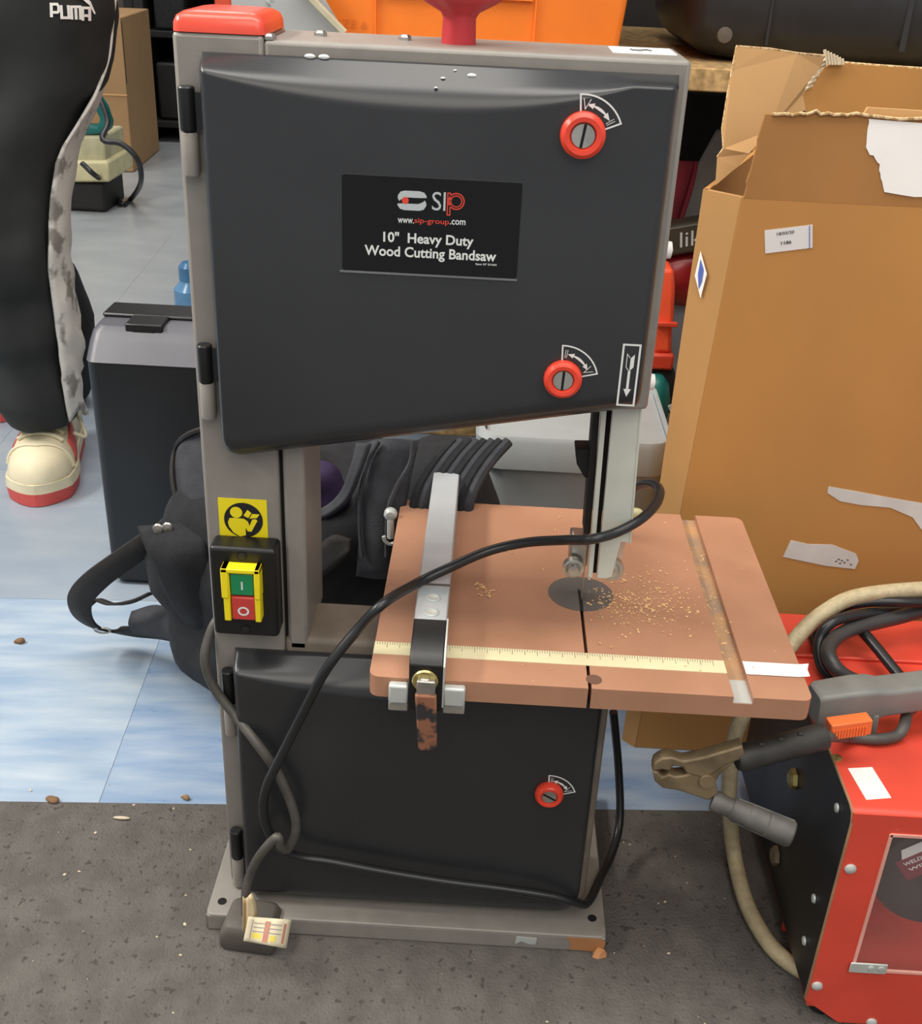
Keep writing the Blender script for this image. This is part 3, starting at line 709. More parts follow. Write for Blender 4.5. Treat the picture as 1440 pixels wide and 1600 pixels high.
# left flap and back flap
lfp = [at(1117,290,1.075), at(1120,246,1.078), at(1130,232,1.078), at(1128,200,1.082), at(1136,150,1.09), at(1143,110,1.096), at(1150,73,1.10), at(1200,77,1.12), at(1245,84,1.14), at(1287,88,1.16), at(1281,105,1.16), at(1262,128,1.15), at(1253,148,1.15), at(1258,172,1.15), at(1240,182,1.14), at(1200,205,1.11), at(1170,240,1.085), at(1150,262,1.08)]
b = MB(); n_ = len(lfp); nv = Vector((.35, .9, 0)).normalized()*.004
b.add(lfp + [p + nv for p in lfp], [tuple(range(n_)), tuple(range(n_, 2*n_))[::-1]] + [(i, (i+1) % n_, n_+(i+1) % n_, n_+i) for i in range(n_)])
lf = obj('left_flap', b, m_card_in, bx, smooth=False)
obj('flap_edge', MB().tube([p + nv*.5 for p in lfp[1:10]], .0014, 6), m_card_edge, bx)
bf = [at(1262,178,1.38), at(1253,150,1.38), at(1268,128,1.38), at(1288,108,1.38), at(1300,97,1.38), at(1330,100,1.38), at(1380,104,1.38), at(1440,108,1.38), at(1560,116,1.38), at(1560,250,1.38), at(1290,250,1.38)]
b = MB(); n_ = len(bf); nv = Vector((0, .005, 0))
b.add(bf + [p + nv for p in bf], [tuple(range(n_)), tuple(range(n_, 2*n_))[::-1]] + [(i, (i+1) % n_, n_+(i+1) % n_, n_+i) for i in range(n_)])
obj('back_flap', b, m_card, bx, smooth=False)
obj('flap_edge', MB().tube([p + nv*.5 for p in bf[0:9]], .0020, 6), m_card_edge, bx)
for k in range(7):          # exposed corrugations beside the back flap
    x = 1288 + k*4.6; y0 = 78 + k*2.3
    obj('flute', MB().tube([at(x, y0, 1.375), at(x+3 if k < 5 else x+1, 101, 1.375)], .0018, 6), m_flute, bx)
for k in range(6):
    x = lerp(1284, 1260, k/5); y0 = lerp(98, 140, k/5)
    obj('flute', MB().tube([at(x-4, y0, 1.372), at(x+9, y0-7, 1.376)], .0017, 6), m_flute, bx)
# labels and tape remains on the front
def sticker(name, pxs, Y, mat, parent, t=.0004):
    ps = [at(x, y, Y) for x, y in pxs]; n = len(ps); b = MB(); d = Vector((0, -t, 0))
    b.add(ps + [p + d for p in ps], [tuple(range(n))[::-1], tuple(range(n, 2*n))] + [(i, (i+1) % n, n+(i+1) % n, n+i) for i in range(n)])
    return obj(name, b, mat, parent, smooth=False)
lb = sticker('date_label', ((1194,360), (1269,351), (1269,387), (1195,396)), 1.0428, M('white_label', '#d9d7d6', .6, var=.01), bx)
def quad_fn(c, Y, ux, uy): 
    c = at(*c, Y); return lambda u, v: c + ux*u + uy*v
rr = math.atan2(.0079, .0405)
ux, uy = Vector((math.cos(rr), 0, math.sin(rr))), Vector((-math.sin(rr), 0, math.cos(rr)))
b = MB(); add_text(b, '18/03/20', quad_fn((1227,364), 1.042, ux, uy), .0155, .0028, .02); add_text(b, '1186', quad_fn((1228,379), 1.042, ux, uy), .0095, .0032, .03)
obj('label_lettering', b, m_dark_print, lb, smooth=False)
sticker('label_line', ((1264.0,352),(1265,352),(1265,388),(1264.0,388)), 1.0420, m_blue_print, lb)
sticker('tape_remnant', ((1294,760),(1340,768),(1392,778),(1440,786),(1520,798),(1520,880),(1455,845),(1438,826),(1425,808),(1390,793),(1345,789),(1312,783),(1292,770)), 1.0428, M('grey_tape_paper', '#cfccc6', .8, var=.06, scale=40), bx)
tr = sticker('tape_remnant', ((1235,844),(1262,850),(1300,851),(1318,858),(1337,865),(1341,876),(1335,889),(1290,884),(1223,870)), 1.0428, M('grey_tape_paper', '#cfccc6', .8, var=.06, scale=40), bx)
b = MB()
for k, (x, y) in enumerate(((1306,877),(1310,874),(1315,876),(1312,880),(1319,879),(1329,882),(1324,875))):
    c = at(x, y, 1.042); b.flat([(-.0012,-.0006),(.0012,-.0008),(.001,.0007),(-.0011,.0006)], lambda u, v: c + Vector((u, 0, v)))
obj('tape_print', b, m_dark_print, tr, smooth=False)
def chm(px, py):       # a point on the corner panel
    P0 = o0[0]; nn = (o0[1]-o0[0]).cross(o1[0]-o0[0]).normalized(); d = _dir(px, py); return CAM + d*((P0-CAM).dot(nn)/d.dot(nn)) - d.normalized()*.004
ds = [chm(*q) for q in ((1094,392),(1104,428),(1094,466),(1085,431))]
dob = obj('diamond_sticker', MB().add(ds, [(0,1,2,3)]), m_paper, bx, smooth=False)
ds2 = [chm(*q) - _dir(1094, 430).normalized()*.0006 for q in ((1094,405),(1099,422),(1096,440),(1091,452),(1090,428))]
obj('sticker_print', MB().add(ds2, [(0,1,2,3,4)]), m_blue_print, dob, smooth=False)

# ------------------------------------------------------------------ red welder
WX, WY, WZ = .3065, .6790, .240
wd = thing('welder', 'red and black metal welder with a clear spool window in the corner', 'welder', (.48, .83, 0))
prof = [(.7800, .003), (WY+.035, .003), (WY, .028)]
fpoly = [(WX, .030), (.340, .004), (.72, .004), (.72, WZ-.004), (WX, WZ-.004)]
wx0, wx1, wz0, wz1 = .3385, .62, .0700, .2215          # window opening
fr = MB()
for q in ([(WX, .030), (.340, .004), (wx0, wz0), (wx0, wz1), (WX, WZ)], [(.340, .004), (.72, .004), (.72, wz0), (wx0, wz0)], [(wx0, wz1), (.72, wz1), (.72, WZ), (WX, WZ)], [(wx1, wz0), (.72, wz0), (.72, wz1), (wx1, wz1)]):
    fr.prism(q, XZ(0), WY, WY+.0015)
obj('front_panel', fr, m_wred, wd, smooth=False)
tpn = MB(); rg = []
for k in range(7):
    a_ = R(15*k); rg.append((WY + .010 - .010*math.cos(a_), WZ - .010 + .010*math.sin(a_)))
rg += [(.775, WZ), (.775, WZ-.002), (WY+.010, WZ-.002)] + [(WY + .010 - .008*math.cos(R(15*k)), WZ - .010 + .008*math.sin(R(15*k))) for k in range(6, -1, -1)]
tpn.prism(rg, lambda u, v, t: Vector((t, u, v)), WX, .72)
lid = obj('top_lid', tpn, m_wred, wd)
obj('lid_worn_edge', MB().tube([(WX+.0003, WY+.0008, .031), (WX+.0003, WY+.0008, .23), (WX+.0003, WY+.004, WZ-.0022), (WX+.0003, WY+.012, WZ-.0002), (WX+.0003, .775, WZ-.0002)], .0012, 6), m_wedge, lid)
obj('rear_top', MB().box(WX+.001, .72, .775, .985, .226, .230), m_wred, wd, bevel=.001)
obj('top_rib', MB().box(WX+.002, .72, .905, .9085, .230, .2335), m_wred, wd, bevel=.001)
obj('side_panel', MB().box(WX+.0015, WX+.004, WY+.004, .985, .026, WZ-.004), m_wblk, wd, bevel=.001)
obj('inner_back', MB().box(WX+.004, .72, .772, .775, .01, .226), m_wred, wd, smooth=False)
obj('inner_floor', MB().box(WX+.004, .72, WY+.002, .985, .02, .026), m_wred, wd, smooth=False)
for x, y in ((.33, .70), (.33, .95), (.70, .95), (.70, .70)):
    obj('foot', MB().lathe([(.012, .0), (.013, .02)], (x, y, .0012), n=14), m_blk_m, wd)
for p in ((1240,1217,.010), (1212,1337,.010)):
    d = _dir(p[0], p[1]); q = CAM + d*((WX-.0)/d.x)
    obj('side_bolt', MB().lathe([(p[2], 0), (p[2]*.95, .004), (p[2]*.6, .006), (0, .0065)], (WX+.001, q.y, q.z), axis=(-1,0,0), n=6), m_brass if p[1] < 1300 else m_clamp, wd)
for p in ((1306,1262), (1270,1404), (1255,1470)):
    d = _dir(*p); q = CAM + d*(WX/d.x)
    obj('rivet', MB().lathe([(.0042, 0), (.0036, .0016), (0, .0022)], (WX+.001, q.y, q.z), axis=(-1,0,0), n=12), m_alu_l, wd)
for p in ((1328,1357), (1276,1540), (1361,1597)):
    q = at(*p, WY)
    obj('panel_screw', MB().lathe([(.0048, 0), (.0045, .0015), (.003, .0026), (0, .003)], q, axis=(0,-1,0), n=16), m_alu_l, wd)
obj('lid_screw', MB().lathe([(.0045, 0), (.0042, .0012), (0, .0022)], atz(1307, 1185, WZ), n=14), m_brass, lid)
q = [atz(*p, WZ) for p in ((1324,1201),(1362,1199),(1392,1247),(1353,1250))]
obj('lid_sticker', MB().add(q + [p + Vector((0,0,.0004)) for p in q], [(0,1,2,3),(7,6,5,4),(0,4,5,1),(1,5,6,2),(2,6,7,3),(3,7,4,0)]), m_paper, lid, smooth=False)
wn = MB()
for q in ((wx0-.0008, wx0+.0018, wz0, wz1), (wx0, wx1, wz1-.0018, wz1+.0008), (wx0, wx1, wz0-.0008, wz0+.0016)):
    wn.box(q[0], q[1], WY-.0012, WY+.001, q[2], q[3])
wf = obj('window_edge', wn, M('pink_perspex_edge', '#e8a99a', .3), wd, smooth=False)
obj('window_pane', MB().box(wx0, wx1, WY-.0004, WY+.0006, wz0, wz1), m_window, wf, smooth=False)
hg = at(1357, 1509, WY)
hp = obj('window_hinge', MB().box(hg.x-.0165, hg.x+.0145, WY-.0030, WY-.0013, hg.z-.0062, hg.z+.0052), m_alu_l, wf, bevel=.001)
for dx in (.001, .0095): obj('hinge_rivet', MB().lathe([(.0026, 0), (.0026, .0008), (.0016, .0012), (0, .0009)], (hg.x+dx, WY-.003, hg.z+.0005), axis=(0,-1,0), n=16), m_alu_l, hp)
spc = (.4055, .712, .152)
spool = obj('wire_spool', MB().lathe([(.012, -.004), (.0555, -.004), (.056, 0), (.0545, .003), (.030, .004), (.024, .001), (.012, .001)], spc, axis=(0,-1,0), n=48), m_blkcase, wd)
obj('spool_drum', MB().lathe([(.040, -.045), (.040, -.004)], spc, axis=(0,-1,0), n=32), m_blkcase, spool)
obj('spool_back', MB().lathe([(.0555, -.050), (.0555, -.046)], spc, axis=(0,-1,0), n=40), m_blkcase, spool)
sf = lambda u, v: Vector((spc[0] + u*.80 - v*.60, spc[1]-.0046, spc[2] + u*.60 + v*.80))
obj('spool_label', MB().flat([(-.026,.012),(.026,.012),(.026,.036),(-.026,.036)], sf), M('maroon_label', '#7c2536', .6), spool, smooth=False)
sf2 = lambda u, v: sf(u, v) + Vector((0, -.0003, 0))
obj('label_white_band', MB().flat([(-.02,.036),(.02,.036),(.016,.046),(-.016,.046)], sf2), m_paper, spool, smooth=False)
b = MB(); add_text(b, 'WELDING', lambda u, v: sf2(u-.008, v+.030), .026, .0042, .02); add_text(b, 'WIRE', lambda u, v: sf2(u-.010, v+.0225), .020, .0036, .02)
obj('spool_lettering', b, m_paper, spool, smooth=False)

# welding torch, its trigger and lead lying on the welder
tch = thing('welding_torch', 'grey welding torch with an orange trigger lying on the red welder', 'torch', atz(1350, 1100, .23))
a0, a1 = atz(1270, 1101, .262), atz(1475, 1074, .272)
ax_ = (a1-a0).normalized(); sd_ = Vector((-ax_.y, ax_.x, 0)).normalized(); up_ = ax_.cross(sd_)
b = MB(); rings = []
for t, hw, hh in ((0, .012, .014), (.03, .0135, .0165), (.30, .0145, .0175), (.42, .0145, .0165), (.5, .0135, .0135), (1, .014, .0125)):
    c = a0.lerp(a1, t); rings.append([c + sd_*u + up_*v for u, v in rrect(-hw, hw, -hh, hh, .004, 3)])
b.loft(rings); obj('torch_handle', b, m_torch, tch, angle=40)
c = a0.lerp(a1, .43) - up_*.022 - sd_*.010
obj('trigger_guard', MB().obox(c, ax_*.003, sd_*.005, up_*.014), m_torch, tch, bevel=.002)
c = at(1325, 1134, .742)
tgx = obj('trigger', MB().obox(c, ax_*.0175, sd_*.006, up_*.0072), m_orange_tr, tch, bevel=.001)
for k in range(12):
    obj('trigger_ridge', MB().obox(c + ax_*(-.0155+.0025*k) - sd_*.0062 - up_*.0022, ax_*.0007, sd_*.0006, up_*.0045), m_orange_tr, tgx)
tc_ = [atz(1475,1068,.275), atz(1560,1040,.27), atz(1560,960,.255), atz(1470,950,.262), atz(1400,965,.262), atz(1325,985,.262), atz(1295,1010,.262), atz(1302,1040,.256), atz(1330,1062,.245), atz(1380,1075,.240)]
obj('torch_lead', MB().tube(smooth_path(tc_, 8), .0072, 10), M('dark_grey_lead', '#3b3a3a', .4, var=.15), tch, angle=80)
def coil(name, label, pxs, r, mat=m_cable):
    o = obj(name, MB().tube(smooth_path(pxs, 8), r, 10), mat, angle=80); return tag(o, label, 'cable')
coil('cable_coil', 'thick black cable looped on top of the red welder behind the torch', [atz(1280,985,.236), atz(1305,960,.25), atz(1345,985,.256), atz(1400,1050,.246), atz(1425,1075,.240), atz(1500,1060,.238), atz(1540,1000,.238), atz(1470,960,.25), atz(1400,955,.262), atz(1310,968,.274), atz(1280,1000,.258), atz(1285,1045,.240), atz(1318,1075,.236)], .0052)
coil('cable_coil', 'black cable arching along the cardboard box at the rear of the welder', [atz(1280,1020,.236), atz(1268,985,.240), atz(1290,958,.262), atz(1350,942,.275), atz(1420,941,.280), atz(1520,948,.270), atz(1560,985,.236)], .0048)

# earth clamp hanging off the welder edge
ec = thing('earth_clamp', 'tarnished brass welding earth clamp with two ribbed rubber handles', 'clamp', at(1130, 1215, .70))
CY = .712
def E(px, py, dy=0): return at(px, py, CY + dy)
def slabpx(name, pxs, y0, y1, mat, parent):
    a_ = [at(x, y, CY+y0) for x, y in pxs]; n = len(a_); c_ = [p + Vector((0, y1-y0, 0)) for p in a_]; b = MB()
    b.add(a_ + c_, [tuple(range(n))[::-1], tuple(range(n, 2*n))] + [(i, (i+1) % n, n+(i+1) % n, n+i) for i in range(n)]); return obj(name, b, mat, parent, bevel=.0015)
slabpx('upper_jaw', ((1019,1205),(1022,1193),(1034,1185),(1050,1184),(1068,1190),(1100,1184),(1140,1172),(1160,1166),(1164,1186),(1150,1190),(1135,1196),(1110,1212),(1095,1215),(1072,1209),(1066,1199),(1052,1197),(1047,1206),(1034,1203)), -.006, .006, m_clamp, ec)
slabpx('lower_jaw', ((1019,1206),(1023,1222),(1035,1232),(1060,1236),(1085,1244),(1108,1252),(1122,1240),(1117,1226),(1124,1212),(1150,1190),(1140,1192),(1108,1206),(1085,1206),(1070,1212),(1055,1214),(1045,1210),(1034,1215),(1027,1206)), -.005, .007, m_clamp, ec)
obj('clamp_pivot', MB().lathe([(.006, -.008), (.006, .008)], E(1102, 1212), axis=(0,1,0), n=16), m_clamp, ec)
hd = MB(); p0, p1 = E(1150,1186,.0), E(1288,1150,.020)
hd.tube([p0, p0.lerp(p1, .04), p0.lerp(p1, .5), p0.lerp(p1, .97), p1], [.0095, .0112, .0108, .0112, .0105], 16)
h1 = obj('clamp_handle', hd, m_rubber, ec, angle=50)
for k in range(3):
    obj('handle_nub', MB().blob(p0.lerp(p1, .25+.22*k) + Vector((0, -.002, .0108)), (.003, .002, .0016), 2, 10, 6), m_rubber, h1)
p0, p1 = E(1112,1250,-.002), E(1238,1304,-.022)
hd = MB().tube([p0, p0.lerp(p1,.06), p0.lerp(p1,.18), p0.lerp(p1,.24), p0.lerp(p1,.25), p0.lerp(p1,.45), p0.lerp(p1,.46), p0.lerp(p1,.68), p0.lerp(p1,.69), p0.lerp(p1,.98), p1], [.008,.0092,.0078,.0080,.0092,.0092,.0098,.0098,.0108,.0108,.0098], 16)
m_ribbed = M('worn_grey_rubber', '#55534f', .55, var=.2, scale=60)
h2 = obj('clamp_handle', hd, m_ribbed, ec, angle=30)
dv = (p1-p0).normalized(); sv = dv.cross(Vector((0,1,0))).normalized(); tv = dv.cross(sv)
for k in range(9):
    a_ = 2*math.pi*k/16 + 2.6
    o_ = sv*math.cos(a_)*.0098 + tv*math.sin(a_)*.0098
    obj('handle_ridge', MB().tube([p0.lerp(p1,.28)+o_*.94, p0.lerp(p1,.46)+o_, p0.lerp(p1,.97)+o_*1.08], .0009, 5), m_ribbed, h2)
obj('handle_core', MB().lathe([(.0062, 0), (.005, .0008), (.0028, .0008), (.0026, -.004)], p1, axis=dv, n=14), m_clamp, h2)
obj('clamp_lead', MB().tube(smooth_path([E(1270,1154,.018), E(1295,1150,.022), atz(1330,1152,.247), atz(1370,1155,.246), atz(1400,1150,.246), atz(1412,1135,.250), atz(1420,1110,.246), atz(1450,1095,.240)], 7), .0050, 10), m_cable_g, ec, angle=80)

# gas hose
hs = [at(1600,945,.98), at(1500,925,.965), at(1440,921,.95), at(1340,932,.94), at(1290,955,.925), at(1250,990,.91), at(1205,1050,.89), at(1160,1118,.875), at(1143,1180,.87), at(1139,1250,.865), atz(1146,1330,.020), atz(1162,1400,.0115), atz(1185,1450,.0095), atz(1215,1490,.0095), atz(1262,1522,.0095), atz(1320,1545,.0095)]
ho = obj('gas_hose', MB().tube(smooth_path(hs, 8), .0078, 12), m_hose, angle=80); tag(ho, 'cream braided gas hose curving from behind the welder to the floor', 'hose')

# ------------------------------------------------------------------ black plastic case on the floor, left
cs = thing('plastic_case', 'upright black plastic tool case standing behind the bandsaw column', 'case', (-.33, 1.40, 0))
m_caseblk = M('black_case_front', '#131314', .38, var=.2, scale=14)
m_caselid = M('grey_black_lid', '#54545b', .40, var=.06)
CX0, CX1 = -.505, -.150
b = MB().loft([[Vector((x, y, z)) for x, y in rrect(CX0+i_, CX1-i_, 1.335+i_, 1.455-i_, .014, 4)] for z, i_ in ((.0012, .008), (.010, .001), (.329, 0))])
obj('case_shell', b, m_caseblk, cs, angle=30)
rings = []
for z, f_, k_, i_ in ((.3292, 1.334, 1.456, -.001), (.350, 1.352, 1.456, 0), (.360, 1.361, 1.456, .002), (.3665, 1.370, 1.452, .007), (.368, 1.380, 1.446, .013)):
    rings.append([Vector((x, y, z)) for x, y in rrect(CX0+i_, CX1-i_, f_, k_, .014, 4)])
obj('case_lid', MB().loft(rings), m_caselid, cs, angle=25)
obj('lid_rim', MB().box(CX0+.006, CX1-.006, 1.400, 1.450, .3675, .3735), m_caseblk, cs, bevel=.003)
q = at(228, 495, 1.378)
ho_ = obj('latch_mount', MB().box(q.x-.024, q.x+.024, 1.364, 1.410, .358, .3725), m_caseblk, cs, bevel=.002)
obj('latch_opening', MB().prism([(q.x-.017,.3595),(q.x+.017,.3595),(q.x+.010,.3665),(q.x,.3685),(q.x-.010,.3665)], XZ(1.364), -.0006, 0), m_slot, ho_, smooth=False)

# ------------------------------------------------------------------ black holdall behind the saw
bag = thing('holdall_bag', 'slumped black fabric holdall with shoulder strap behind the bandsaw', 'bag', (-.2, 1.05, 0))
obj('bag_body', MB().blob((-.180, 1.125, .160), (.175, .115, .160), 2.8, 56, 32, .03, 13, 3), m_fabric, bag, angle=180)
# drooping left end with pocket flap and strap
obj('bag_end', MB().blob((-.03, 1.115, .175), (.060, .075, .175), 2.6, 36, 24, .02, 15, 8), m_fabric, bag, angle=180)
def sheet(name, pts_rows, mat, th=.004, parent=bag):      # rows of (px,py,Y)
    rows = [smooth_path([at(*q) for q in r], 6) for r in pts_rows]; n = len(rows[0])
    cols = [smooth_path([rows[j][i] for j in range(len(rows))], 4) for i in range(n)]
    b = MB(); b.loft(cols, False, False, closed=False); o = obj(name, b, mat, parent, angle=180)
    md = o.modifiers.new('thick', 'SOLIDIFY'); md.thickness = th; return o
sheet('pocket_flap', [[(214,822,1.06),(262,818,1.05),(318,815,1.05)], [(232,870,1.03),(275,870,1.015),(322,868,1.02)], [(262,935,1.04),(296,945,1.03),(328,948,1.03)], [(292,978,1.06),(312,990,1.05),(332,992,1.05)]], m_fabric, .005)
sheet('end_panel', [[(272,700,1.13),(290,682,1.10),(322,668,1.09)], [(268,740,1.11),(290,735,1.08),(324,728,1.07)], [(276,780,1.09),(298,785,1.06),(326,790,1.05)], [(300,815,1.08),(312,822,1.06),(328,830,1.05)]], m_fabric_g, .005)
obj('panel_piping', MB().tube(smooth_path([at(322,668,1.085), at(292,680,1.095), at(274,700,1.12), at(269,740,1.10), at(278,785,1.08), at(302,820,1.06)], 6), .003, 6), m_strap, bag)
for x, y in ((247,826), (262,824)):
    obj('press_stud', MB().lathe([(.006, 0), (.005, .002), (0, .003)], at(x, y, 1.043), axis=(0,-1,0), n=14), m_steel, bag)
def strap(name, pts, w, nrm):
    P = smooth_path(pts, 8); b = MB(); rows = []
    for i, p in enumerate(P):
        t = (P[min(i+1, len(P)-1)] - P[max(i-1, 0)]).normalized(); s_ = t.cross(Vector(nrm)).normalized()*w; s_ = s_ if s_.length else Vector((0,0,w))
        rows.append([p - s_, p + s_])
    b.loft(rows, False, False, closed=False); o = obj(name, b, m_strap, bag, angle=180)
    o.modifiers.new('thick', 'SOLIDIFY').thickness = .003; return o
strap('shoulder_strap', [at(300,800,1.10), at(255,830,1.09), at(200,868,1.09), at(150,905,1.10), at(126,935,1.12), at(132,965,1.14), at(160,982,1.16), at(200,985,1.17), at(250,990,1.14), at(320,1012,1.08)], .015, (.3, .7, .6))
strap('shoulder_strap', [at(235,925,1.12), at(205,938,1.12), at(175,942,1.13), at(150,935,1.14), at(135,945,1.14)], .007, (.2, .4, .9))
sheet('strap_pad', [[(205,955,1.16),(245,945,1.14),(300,960,1.10)], [(200,975,1.14),(250,975,1.115),(320,985,1.07)], [(208,990,1.14),(255,1000,1.11),(325,1016,1.07)]], m_fabric_g, .008)
obj('strap_ring', MB().tube([at(160,985,1.145) + Vector((.010*math.cos(k*.52), 0, .004*math.sin(k*.52))) for k in range(13)], .0014, 6), m_steel, bag)
# what shows through the saw's throat
sheet('front_panel', [[(560,695,1.03),(600,685,1.01),(655,688,1.02)], [(548,760,1.00),(590,770,.985),(640,760,1.0)], [(560,830,.985),(595,840,.975),(632,830,.985)], [(556,900,.985),(595,905,.98),(650,900,.985)]], m_fabric_g, .004)
obj('panel_piping', MB().tube(smooth_path([at(592,690,1.005), at(576,720,1.0), at(563,770,.985), at(562,830,.98), at(566,870,.978)], 6), .0022, 6), m_fabric_g, bag)
obj('panel_piping', MB().tube(smooth_path([at(646,690,1.005), at(640,725,.995), at(620,760,.985), at(606,800,.975), at(604,870,.975)], 6), .0026, 6), m_fabric_g, bag)
sheet('bag_rim', [[(470,800,1.02),(500,795,1.0),(530,770,.99),(548,725,.99),(556,692,1.0)], [(470,812,1.01),(506,806,.99),(540,780,.98),(560,735,.98),(575,692,.99)]], m_fabric_g, .005)
obj('lining', MB().blob(at(498, 768, 1.045), (.032, .02, .030), 2, 24, 14, .01, 30, 2), m_purple, bag, label='purple lining')
sheet('inner_fold', [[(482,870,1.0),(515,838,.99),(548,842,.985)], [(484,915,.99),(520,890,.985),(545,862,.98)]], m_strap, .004)
for k in range(8):         # ribbed side
    x = 648 + 12*k
    obj('rib_fold', MB().tube(smooth_path([at(x-4, 815, .990), at(x+2, 780, .995), at(x+16, 748, 1.01), at(x+38, 716, 1.025), at(x+62, 690, 1.04)], 5), .0056, 8), m_fabric_g if k % 2 else m_fabric, bag)
zp = obj('zip_puller', MB().lathe([(.0065, -.002), (.0065, .002), (.004, .0045), (0, .005)], at(610, 803, .968), axis=(0,-1,0), n=16), m_alu_l, bag)
obj('puller_bar', MB().tube([at(610,812,.966), at(610,840,.966)], .0035, 8), m_alu_l, zp)
obj('puller_hook', MB().tube(smooth_path([at(599,838,.966), at(602,846,.966), at(610,850,.966), at(619,846,.966), at(622,838,.966)], 4), .002, 6), m_alu_l, zp)

# ------------------------------------------------------------------ grey tub behind the table
tub = thing('plastic_tub', 'pale grey plastic storage tub on the floor behind the saw table', 'tub', (.10, 1.31, 0))
b = MB(); rings = []
def tubring(z, i_, ch):
    x0, x1, y0, y1 = -.006+i_, .229-i_*.4, 1.205+i_, 1.42-i_
    o = []
    for cx, cy, a_ in ((x1-ch, y0+ch, -90), (x1-ch, y1-ch, 0), (x0+ch, y1-ch, 90), (x0+ch, y0+ch, 180)):
        for k in range(4): t = R(a_ + 30*k); o.append(Vector((cx + ch*math.cos(t), cy + ch*math.sin(t), z)))
    return o
for z, i_, ch in ((.0012, .055, .022), (.268, .012, .026), (.270, .004, .028), (.306, .001, .03), (.3125, .004, .028), (.3125, .010, .024), (.300, .014, .022), (.04, .06, .02)): rings.append(tubring(z, i_, ch))
b.loft(rings); obj('tub_body', b, m_tub, tub, angle=30)
obj('tub_lid', MB().loft([tubring(.3005, .0145, .02), tubring(.3055, .0145, .02)]), m_tub, tub)

# ------------------------------------------------------------------ rack behind with shelf boards
rk = thing('storage_rack', 'grey steel rack with thick chipboard shelves behind the bandsaw', 'shelving', (.45, 1.75, 0))
obj('shelf_board', MB().box(-.27, 1.25, 1.50, 2.15, .668, .696), m_chip, rk, bevel=.002)
obj('shelf_board', MB().box(-.14, 1.25, 1.47, 2.15, .195, .223), m_chip, rk, bevel=.002)
for x in (-.332, 1.19):
    u_ = MB().box(x, x+.062, 1.4965, 1.4995, .0012, 1.5); u_.box(x, x+.003, 1.4995, 1.545, .0012, 1.5)
    up = obj('upright', u_, m_rack, rk, bevel=.0006)
    obj('upright_bolt', MB().lathe([(.008, 0), (.007, .003), (0, .005)], (x+.050, 1.4965, .7505), axis=(0,-1,0), n=14), m_alu_l, up)
a_ = [at(418,-90,1.493), at(455,-90,1.493), at(540,54,1.493), at(425,54,1.493)]
gs = MB(); gs.add(a_ + [p + Vector((0,.003,0)) for p in a_], [(3,2,1,0),(4,5,6,7),(0,1,5,4),(1,2,6,5),(2,3,7,6),(3,0,4,7)])
gs_ = obj('gusset_plate', gs, m_rack, rk, smooth=False)
obj('gusset_flange', MB().tube([at(458,-30,1.482), at(538,52,1.482)], .005, 6), M('cream_edge', '#b7b198', .5), gs_)
obj('rear_panel', MB().box(-.30, 1.25, 2.15, 2.16, .223, .668), m_dark, rk, smooth=False)
for z in (.42, .60): obj('rear_rail', MB().box(-.30, 1.25, 2.05, 2.09, z, z+.02), m_dark, rk, bevel=.002)
for x in (.42, .62): obj('rear_post', MB().box(x, x+.03, 2.05, 2.09, .223, .668), m_dark, rk, bevel=.002)

# orange crate
cr_ = thing('plastic_crate', 'bright orange plastic crate with raised ribs on the upper shelf', 'crate', (-.04, 1.72, .697))
b = MB()
Xa, Xb = at(478, 60, 1.52).x, at(966, 60, 1.52).x
poly = lambda z: (z-.697)*.09
def cring(z, i_): return [Vector((x, y, z)) for x, y in rrect(Xa-poly(z)+i_, Xb+poly(z)-i_, 1.52-poly(z)+i_, 1.90+poly(z)-i_, .008, 3)]
b.loft([cring(.6975, 0), cring(.93, 0), cring(.93, .004), cring(.702, .004)]); obj('crate_shell', b, m_orange, cr_, angle=30)
for px in (587, 835):
    x = at(px, 40, 1.52).x
    obj('crate_rib', MB().prism([(x-.0015, .698), (x+.0015, .698), (x+.0015, .92), (x-.0015, .92)], lambda u, v, t: Vector((u, 1.52 - poly(v) + t, v)), -.004, .001), m_orange, cr_, bevel=.0006)
zz = at(800, 1, 1.515).z
obj('crate_ledge', MB().box(at(590,0,1.51).x, at(833,0,1.51).x, 1.5085, 1.516, zz, zz+.006), m_orange, cr_, bevel=.001)
b = MB(); c = at(546, 37, 1.516); add_text(b, 'SIZE 6', lambda u, v: Vector((c.x+u, 1.5192-poly(c.z+v)-.0005, c.z+v)), .043, .0095, 0)
obj('crate_lettering', b, M('orange_emboss', '#d9742c', .5), cr_, smooth=False)
# dark case on the shelf
dk = thing('hard_case', 'large dark grey rounded hard case on the chipboard shelf', 'case', (.62, 1.7, .697))
b = MB(); rings = []
for z, i_ in ((.6975, .05), (.703, .030), (.716, .012), (.740, .002), (.78, 0), (1.0, 0), (1.03, .02)):
    rings.append([Vector((x, y, z)) for x, y in rrect(.235+i_, 1.05-i_, 1.56+i_, 1.98-i_, .05, 6)])
b.loft(rings); obj('case_shell', b, m_blkcase, dk, angle=60)
for x in (.335, .505, .70):
    obj('case_rib', MB().box(x, x+.004 if x < .4 else x+.008, 1.5585, 1.565, .72, 1.0), m_blkcase, dk, bevel=.001)
obj('case_foot', MB().lathe([(.010, 0), (.009, .002), (0, .003)], at(1132, 55, 1.563), axis=(0,-1,0), n=18), M('tan_foot', '#5c5148', .7), dk)
